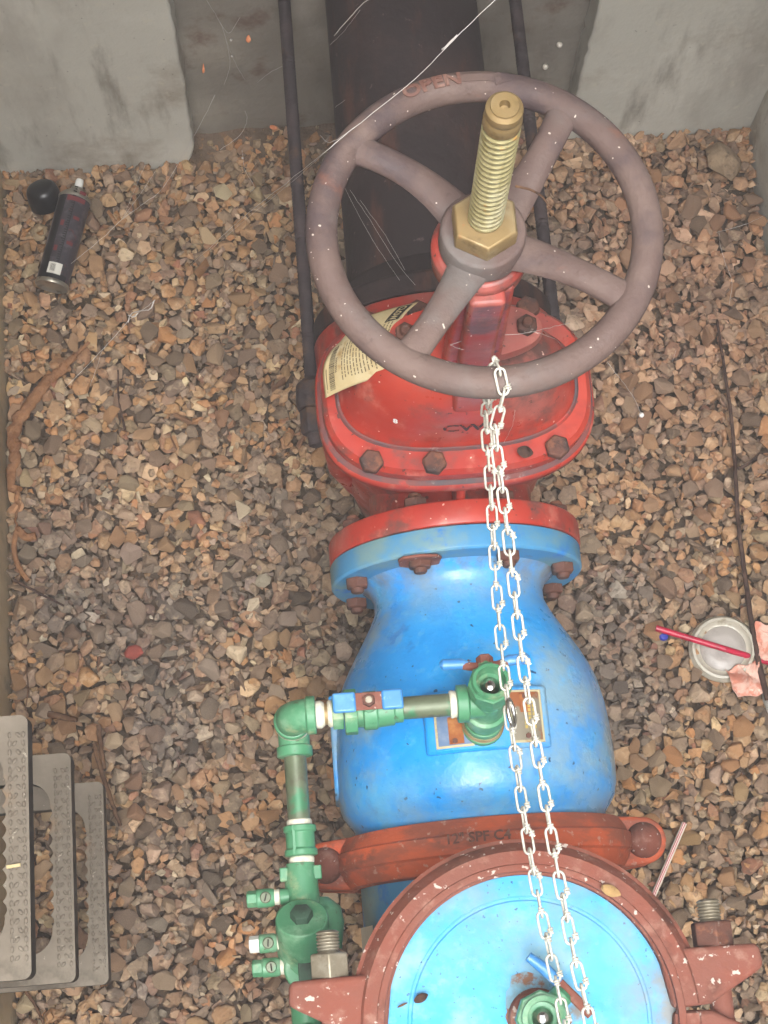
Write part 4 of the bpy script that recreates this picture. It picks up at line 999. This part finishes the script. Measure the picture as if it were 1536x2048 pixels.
# cap of the can
cp = at(83, 382, GZ + .022); cap3 = MB()
cap3.lathe(cp + V((.004, -.012, -.022)), V((-.12, .45, .88)), [(-.004, .0285), (.010, .0292), (.026, .0278), (.033, .0250), (.037, .0190), (.0385, .001)], 40)
solo(cap3, 'spray_can_cap', 'capblack', 'black domed plastic cap beside the spray can nozzle', 'cap', sharp=60)
# lid with red straw
lc = at(1447, 1296, .026); ldn = V((-.10, -.02, 1)).normalized()
lid = thing('drink_lid', 'clear plastic drink lid lying on the gravel with a red straw through it', 'lid', (lc.x, lc.y, .012))
MB().lathe(lc - ldn * .012, ldn, [(0, .0535), (.002, .0550), (.005, .0545), (.008, .0515), (.0135, .0500), (.0138, .0455), (.009, .0445), (.0065, .038), (.0062, .036)], 56, cap=(False, False)).build('rim', 'lid', lid, sharp=70)
dsk = MB().lathe(lc - ldn * .0062, ldn, [(0, .0375), (.0012, .0365), (.003, .0345), (.0034, .020), (.0034, .004)], 48, cap=(False, True)).build('centre', 'lidmilk', lid, sharp=60)
def straw(p, q, r, name, m_, label, loc=None):
    d = (q - p).normalized(); L = (q - p).length
    b = MB().lathe(p, d, [(0, r), (L, r), (L, r * .86), (L - .01, r * .84)], 16, cap=(False, False))
    return b, d, L
s_a = at(1312, 1256, .030); s_b = lc + V((.002, -.003, .004)); dS = (s_b - s_a).normalized()
stt = thing('drinking_straw', 'red drinking straw stuck through the clear lid', 'straw', (s_a.x, s_a.y, .016))
b = MB().lathe(s_a, dS, [(0, .0052), ((s_b - s_a).length, .0050)], 16, cap=(False, False)); b.build('tube', 'straw', stt, sharp=60)
s_c = at(1500, 1313, .022); s_d = at(1560, 1334, .018)
MB().lathe(s_b, (s_c - s_b), [(0, .0050), ((s_c - s_b).length + (s_d - s_c).length, .0052)], 16, cap=(False, True)).build('far_end', 'straw', stt, sharp=60)
# blue scrap
bb = MB(); q = at(1326, 1272, .022)
bb.lathe(q - AZ * .006, V((.3, .1, 1)), [(0, .006), (.003, .0085), (.007, .0075), (.009, .003)], 9); solo(bb, 'plastic_scrap', 'bluebit', 'tiny bright blue plastic scrap under the tip of the red straw', 'scrap')
# striped straw
p, q = at(1369, 1646, .026), at(1298, 1812, .020)
t = thing('drinking_straw', 'white straw with a thin red stripe leaning by the rusty coupling ear', 'straw', (q.x, q.y, .012))
d = (q - p).normalized(); L = (q - p).length
MB().lathe(p, d, [(0, .0042), (L, .0042)], 16, cap=(False, False)).build('tube', 'strawwhite', t, sharp=60)
for g in (-.28, .32):
    sdx = d.cross(AZ).normalized(); n_ = (AZ * math.cos(g) + sdx * math.sin(g)); n2 = (AZ * math.cos(g + .26) + sdx * math.sin(g + .26))
    MB().add([p + n_ * .0044, p + n2 * .0044, q + n2 * .0044, q + n_ * .0044], [[0, 1, 2, 3]]).build('stripe', 'straw', t)
# crumpled tissue
def crumple(pts, amp, seed, n=16):
    b = MB(); A0, A1, A2, A3 = [V(p) for p in pts]; vs = []
    for j in range(n + 1):
        for i in range(n + 1):
            u, v_ = i / n, j / n; p = A0.lerp(A1, u).lerp(A3.lerp(A2, u), v_)
            k = V((p.x * 40, p.y * 40, seed)); rr = 1 - noise.noise(k * .7) * .5
            p = p + V((noise.noise(k * 1.3 + V((9, 0, 0))) * amp * .8, noise.noise(k * 1.3 + V((0, 7, 0))) * amp * .8, abs(noise.noise(k)) * amp * 2.0 * rr))
            vs.append(p)
    b.add(vs, [[j * (n + 1) + i, j * (n + 1) + i + 1, (j + 1) * (n + 1) + i + 1, (j + 1) * (n + 1) + i] for j in range(n) for i in range(n)]); return b
ts = crumple([at(1448, 1340, .026), at(1525, 1318, .026), at(1534, 1384, .026), at(1474, 1398, .026)], .012, 2.2)
o = solo(ts, 'tissue', 'tissue', 'crumpled pink and white tissue below the clear lid', 'tissue', sharp=30); o.modifiers.new('thickness', 'SOLIDIFY').thickness = .0008
ts = crumple([at(1508, 1250, .026), at(1550, 1248, .026), at(1556, 1325, .026), at(1516, 1312, .026)], .012, 7.2)
o = solo(ts, 'tissue', 'tissue', 'crumpled salmon tissue above the straw end at the right edge', 'tissue', sharp=30); o.modifiers.new('thickness', 'SOLIDIFY').thickness = .0008
# orange fibrous root by the left wall
rp_ = [at(u, v_, .022) for u, v_ in ((150, 712), (118, 742), (82, 778), (52, 820), (26, 868), (30, 915), (22, 960), (36, 1000), (32, 1040), (34, 1062))]
sp_ = smooth_path(rp_, 7); n = len(sp_)
rt = thing('tree_root', 'orange fibrous root on the gravel along the left wall', 'root', (rp_[4].x, rp_[4].y, .012))
rad = [(.003 + .0082 * math.sin(math.pi * min(1, (i / n) * 1.15 + .08)) ** .8) * (1 + .3 * N3((i * .5, 2, 1))) for i in range(n)]
sp_ = [p + V((N3((i * .4, 1, 0)) * .007, N3((i * .4, 5, 0)) * .007, .003 * N3((i * .5, 9, 0)))) for i, p in enumerate(sp_)]
MB().tube(sp_, rad, 12, flat=.6).build('stem', 'root', rt, sharp=60)
for pts_, rr in (([(34, 1058), (52, 1074), (72, 1072)], .007), ([(32, 1062), (28, 1100), (38, 1135), (56, 1162)], .0042), ([(150, 712), (172, 690), (178, 684)], .003)):
    MB().tube([p + V((0, 0, .003 * N3((i, 3, 3)))) for i, p in enumerate(smooth_path([at(u, v_, .02) for u, v_ in pts_], 6))], rr, 8, flat=.7).build('fibre', 'root', rt)
# twigs
def twig(pts_, r0, r1, m_, label, z=.022, name='twig', cat='twig', grp=None, zs=None):
    P = [at(u, v_, (zs[i] if zs else z)) for i, (u, v_) in enumerate(pts_)]; sp = smooth_path(P, 6); n = len(sp)
    sp = [p + V((N3((i * .7, r0 * 900, 0)) * r0 * .5, 0, N3((i * .7, 4, r0 * 700)) * r0 * .5)) for i, p in enumerate(sp)]
    return solo(MB().tube(sp, [r0 + (r1 - r0) * i / (n - 1) for i in range(n)], 8), name, m_, label, cat, grp, sharp=60)
twig([(1434, 640), (1446, 720), (1462, 830), (1470, 930), (1476, 1040), (1490, 1150), (1502, 1240), (1516, 1320), (1536, 1400)], .0022, .0052, 'darktwig', 'long thin dark root running down the right side over the gravel', .03, 'dry_root', 'root')
twig([(1476, 938), (1500, 925), (1520, 905)], .003, .0016, 'darktwig', 'short dark side shoot branching right from the long thin root', .028)
twig([(188, 1487), (205, 1550), (222, 1600), (240, 1652)], .004, .003, 'twig', 'straight brown twig right of the plastic steps')
twig([(197, 1450), (203, 1500), (209, 1540)], .0042, .003, 'twig', 'short brown twig crossing the top of the straight twig')
twig([(96, 1428), (130, 1435), (155, 1440)], .006, .004, 'twig', 'stubby bark piece above the middle step')
twig([(28, 1160), (70, 1182), (128, 1212)], .0024, .0016, 'darktwig', 'thin dark twig lying below the orange root')
twig([(52, 1330), (56, 1380), (50, 1420)], .0012, .001, 'twig', 'fine brown stem beside the left wall above the steps')
twig([(45, 1975), (70, 2010), (88, 2048)], .003, .002, 'twig', 'brown twig in the bottom left corner')
twig([(250, 860), (238, 800), (236, 740)], .002, .0014, 'darktwig', 'thin dark twig standing out of the gravel left of the rod', .02)
# dry straw bit on the top step, leaf scraps on the metalwork
solo(MB().box(at(27, 1732, .790), (.015, .0035, .0015), Matrix.Rotation(.08, 3, 'Z')), 'straw_bit', 'paper', 'pale bit of straw lying on the highest step', 'straw')
def leaf(c, d, L, wd, m_, label, tilt=.3, cat='leaf', curl=.25, name='leaf_scrap', grp=None):
    d = V(d).normalized(); s_ = d.cross(AZ).normalized(); n_ = s_.cross(d); b = MB(); vs = []
    for i in range(9):
        t = i / 8; wv = wd * math.sin(math.pi * min(1, t * .92 + .06)) ** .7
        p = V(c) + d * L * (t - .5) + AZ * L * curl * (t - .5) ** 2 * 2
        vs += [p - s_ * wv + AZ * wv * tilt, p + AZ * 0, p + s_ * wv + AZ * wv * tilt]
    b.add(vs, [[3 * i + k, 3 * i + k + 1, 3 * i + 4 + k, 3 * i + 3 + k] for i in range(8) for k in range(2)])
    o = solo(b, name, m_, label, cat, grp, sharp=60); o.modifiers.new('thickness', 'SOLIDIFY').thickness = .0005; return o
leaf(at(1221, 1782, .825), (1, -.5, 0), .022, .006, 'dryleaf', 'small dry leaf on the brown rust coupling ring, right side')
leaf(at(842, 1996, ZC + .006), (1, .4, 0), .016, .0045, 'darktwig', 'dark shrivelled leaf on the pale blue cover, left side')
leaf(at(805, 2010, ZC + .004), (1, .35, 0), .012, .0012, 'twig', 'tiny straw scrap on the pale blue cover near its left rim')
leaf(at(1050, 905, .692), (1, -.3, 0), .020, .008, 'darktwig', 'clump of dead leaf on the red bonnet flange beside the chain')
leaf(at(930, 1205, .034), (.5, 1, 0), .03, .01, 'dryleaf', 'dry leaf hidden under the blue barrel') if False else None
twig([(1030, 372), (1062, 380), (1085, 394), (1100, 415)], .0014, .001, 'twig', 'curved dry stem poking out behind the brass nut', 1.13, 'dry_grass', 'grass')
# pale rock in the far right corner
def rock(c, sz_, seed, m_, label, rotz=0):
    r = random.Random(seed); bm = bmesh.new()
    for i in range(26):
        v = V((r.gauss(0, 1), r.gauss(0, 1), r.gauss(0, 1))).normalized(); bm.verts.new(V((v.x * sz_[0], v.y * sz_[1], v.z * sz_[2])) * r.uniform(.85, 1.1))
    res = bmesh.ops.convex_hull(bm, input=bm.verts); bmesh.ops.delete(bm, geom=[g for g in res['geom_interior'] if isinstance(g, bmesh.types.BMVert)], context='VERTS')
    bmesh.ops.bevel(bm, geom=list(bm.edges), offset=min(sz_) * .10, segments=1, affect='EDGES', clamp_overlap=True); bmesh.ops.triangulate(bm, faces=bm.faces)
    me = bpy.data.meshes.new('rock'); bm.to_mesh(me); bm.free(); me.materials.append(M[m_]); me.shade_smooth(); me.set_sharp_from_angle(angle=R(30))
    o = bpy.data.objects.new('rock', me); COL.objects.link(o); o.location = c; o.rotation_euler = (0, 0, rotz); return tag(o, label, 'rock')
rock(at(1446, 322, .03), (.030, .040, .022), 5, 'rock', 'large pale rock in the far right corner of the gravel', .5)
M['redstone'] = mat('red_stone', '7e3a30', [('96483c', 60, .45, .7, 4)], rough=.9, bump=((150, .5, .002),))
rock(at(266, 1306, .022), (.017, .013, .008), 9, 'redstone', 'brick red stone left of the blue barrel', .3)
M['greystone'] = mat('pale_grey_stone', '8f8c84', [('a8a49a', 60, .45, .7, 4)], rough=.85, bump=((150, .5, .002),))
rock(at(1540, 1402, .016), (.014, .026, .010), 12, 'greystone', 'smooth pale grey stone at the right edge under the tissue', .1)

# ================================================================== SPIDER SILK
def silk(strands, label, name='spider_web', blobs=(), r=.0005):
    b = MB()
    for pts_, rr in strands:
        P = [at(u, v_, z) if z > 0 else aty(u, v_, -z) for u, v_, z in pts_]; sp = smooth_path(P, 5)
        sp = [p + V((N3((i * .9, rr * 9e4, 1)), N3((i * .9, 3, rr * 7e4)), 0)) * .0012 for i, p in enumerate(sp)]
        b.tube(sp, rr * .62, 5)
    q_ = strands[0][0][-1]; loc = at(*q_) if q_[2] > 0 else aty(q_[0], q_[1], -q_[2])
    t = thing(name, label, 'web', loc); b.build('strands', 'web', t, sharp=180)
    for (u, v_, z, r_b) in blobs:
        MB().lathe((at(u, v_, z) if z > 0 else aty(u, v_, -z)) - AZ * r_b, AZ, [(0, r_b * .3), (r_b * .5, r_b * .9), (r_b, r_b), (r_b * 1.5, r_b * .85), (r_b * 2, r_b * .3)], 10).build('cocoon', 'web', t, sharp=180)
    return t
silk([([(1000, -10, 1.30), (905, 82, 1.25), (830, 158, 1.20), (700, 262, 1.135), (655, 300, 1.118)], .0006), ([(915, 70, 1.255), (885, 100, 1.238)], .0016), ([(655, 300, 1.118), (590, 352, .8), (480, 440, .4), (380, 532, .03)], .0005), ([(668, 288, 1.12), (600, 350, .8), (500, 432, .4), (420, 500, .05)], .0003),
      ([(700, 262, 1.135), (660, 285, 1.1), (640, 270, 1.05)], .0004)], 'long white silk thread stretched from the handwheel rim to the far wall')
silk([([(120, 545, .05), (200, 480, .10), (245, 438, .13), (290, 405, .16), (330, 370, .2), (400, 250, .4), (430, 190, .5)], .0005), ([(245, 438, .13), (300, 360, .2), (360, 260, .35)], .00035), ([(245, 438, .13), (290, 330, .25)], .0003)],
     'silk threads running from the spray can up to the left wall panel')
silk([([(310, 600, .30), (296, 612, .28), (276, 626, .25), (258, 640, .22), (230, 672, .18), (190, 715, .12), (130, 776, .03)], .0007), ([(308, 602, .30), (300, 618, .29), (280, 622, .26), (262, 628, .23), (256, 645, .22)], .0016), ([(276, 626, .25), (268, 634, .245), (256, 630, .24)], .0014), ([(230, 672, .18), (205, 700, .13), (196, 728, .08), (180, 772, .03)], .0005)],
     'thick white tangle of silk above the orange root')
silk([([(410, -5, -1.478), (440, 45, -1.478), (452, 80, -1.478), (460, 130, -1.478), (448, 170, -1.478)], .0004), ([(440, 45, -1.478), (458, 66, -1.478), (480, 35, -1.478)], .0004), ([(452, 80, -1.478), (470, 125, -1.478), (490, 160, -1.478)], .0003), ([(490, 222, -1.462), (494, 240, -1.462), (480, 270, .045), (440, 300, .036)], .0005), ([(484, 300, .035), (490, 340, .034), (508, 372, .032), (500, 385, .03)], .0005), ([(570, 130, -1.478), (540, 145, -1.478), (515, 165, -1.478)], .0004)],
     'wispy silk with tiny white cocoons in the recess left of the threaded rod', blobs=((462, 80, -1.478, .0022), (464, 112, -1.478, .002), (485, 316, .036, .002)))
silk([([(770, -5, 1.0), (735, 0, .95), (700, 35, .9), (668, 72, .85)], .0009), ([(720, 20, .92), (690, 60, .85), (660, 90, .8)], .0003), ([(690, 200, .8), (670, 215, .75)], .0003), ([(700, 380, .6), (740, 440, .62), (790, 520, .66), (830, 570, .72)], .0003), ([(720, 400, .6), (770, 470, .62), (810, 540, .66)], .0003), ([(690, 375, .6), (745, 480, .62), (800, 560, .7)], .00025)],
     'faint silk wisps strung over the black pipe')
silk([([(1540, 425, .5), (1500, 445, .42), (1470, 455, .4), (1432, 465, .36)], .0004), ([(1440, 490, .32), (1452, 530, .28), (1464, 565, .24), (1458, 610, .2)], .0004), ([(1438, 465, .36), (1440, 490, .32)], .0003), ([(1352, 700, .2), (1345, 725, .16)], .0003)], 'fine silk strung across the reddish gravel near the right wall')
silk([([(1215, 725, 1.06), (1250, 770, .9), (1270, 800, .84), (1283, 830, .80)], .0003)], 'single silk thread hanging from the wheel with one white seed on its end', blobs=((1283, 830, .80, .0032),))
silk([([(900, 690, .95), (960, 672, .94), (1040, 668, .93), (1100, 655, .9), (1140, 645, .86)], .0004), ([(1040, 668, .93), (1070, 664, .92), (1110, 678, .88)], .0004), ([(900, 690, .95), (930, 700, .94), (960, 692, .94)], .0003), ([(1030, 820, 1.0), (1025, 850, .95), (1008, 885, .8)], .0003)], 'silk strands across the red yoke below the hub')
leaf(aty(497, 80, 1.474), (0.1, 1, .4), .012, .004, 'leaf', 'bright orange leaf scrap in the web, highest of the three', curl=.5)
leaf(aty(407, 141, 1.474), (0.1, 1, .3), .016, .002, 'leaf', 'thin curled pale orange scrap beside the left wall panel', curl=.8)
leaf(at(547, 256, .046), (1, -.5, 0), .014, .0045, 'leaf', 'pink oval leaf scrap left of the threaded rod')
for u, v_, lb in ((1118, 86, 'upper'), (1090, 130, 'lower')):
    solo(MB().lathe(aty(u, v_, RYB - .001), V((0, -1, .3)), [(0, .002), (.002, .0045), (.005, .0052), (.008, .004), (.010, .001)], 12), 'egg_sac', 'strawwhite', lb + ' of two pale round egg sacs in the recess right of the black pipe', 'egg sac', sharp=180)

# ================================================================== MILKY HAZE
hz_b = MB().box((.15, -.25, .8), (4.4, 5.6, 3.8)); hz_o = hz_b.build('haze', 'concrete'); hz_o['kind'] = 'stuff'  # haze volume added round the whole pit for a milky veil
hm_ = bpy.data.materials.new('milky_air'); hm_.use_nodes = True; ht = hm_.node_tree; ht.nodes.remove(ht.nodes['Principled BSDF'])
pv_ = ht.nodes.new('ShaderNodeVolumePrincipled'); pv_.inputs['Color'].default_value = (.9, .87, .87, 1); pv_.inputs['Density'].default_value = .032; pv_.inputs['Anisotropy'].default_value = .1
ht.links.new(pv_.outputs[0], ht.nodes['Material Output'].inputs['Volume']); hz_o.data.materials.clear(); hz_o.data.materials.append(hm_)
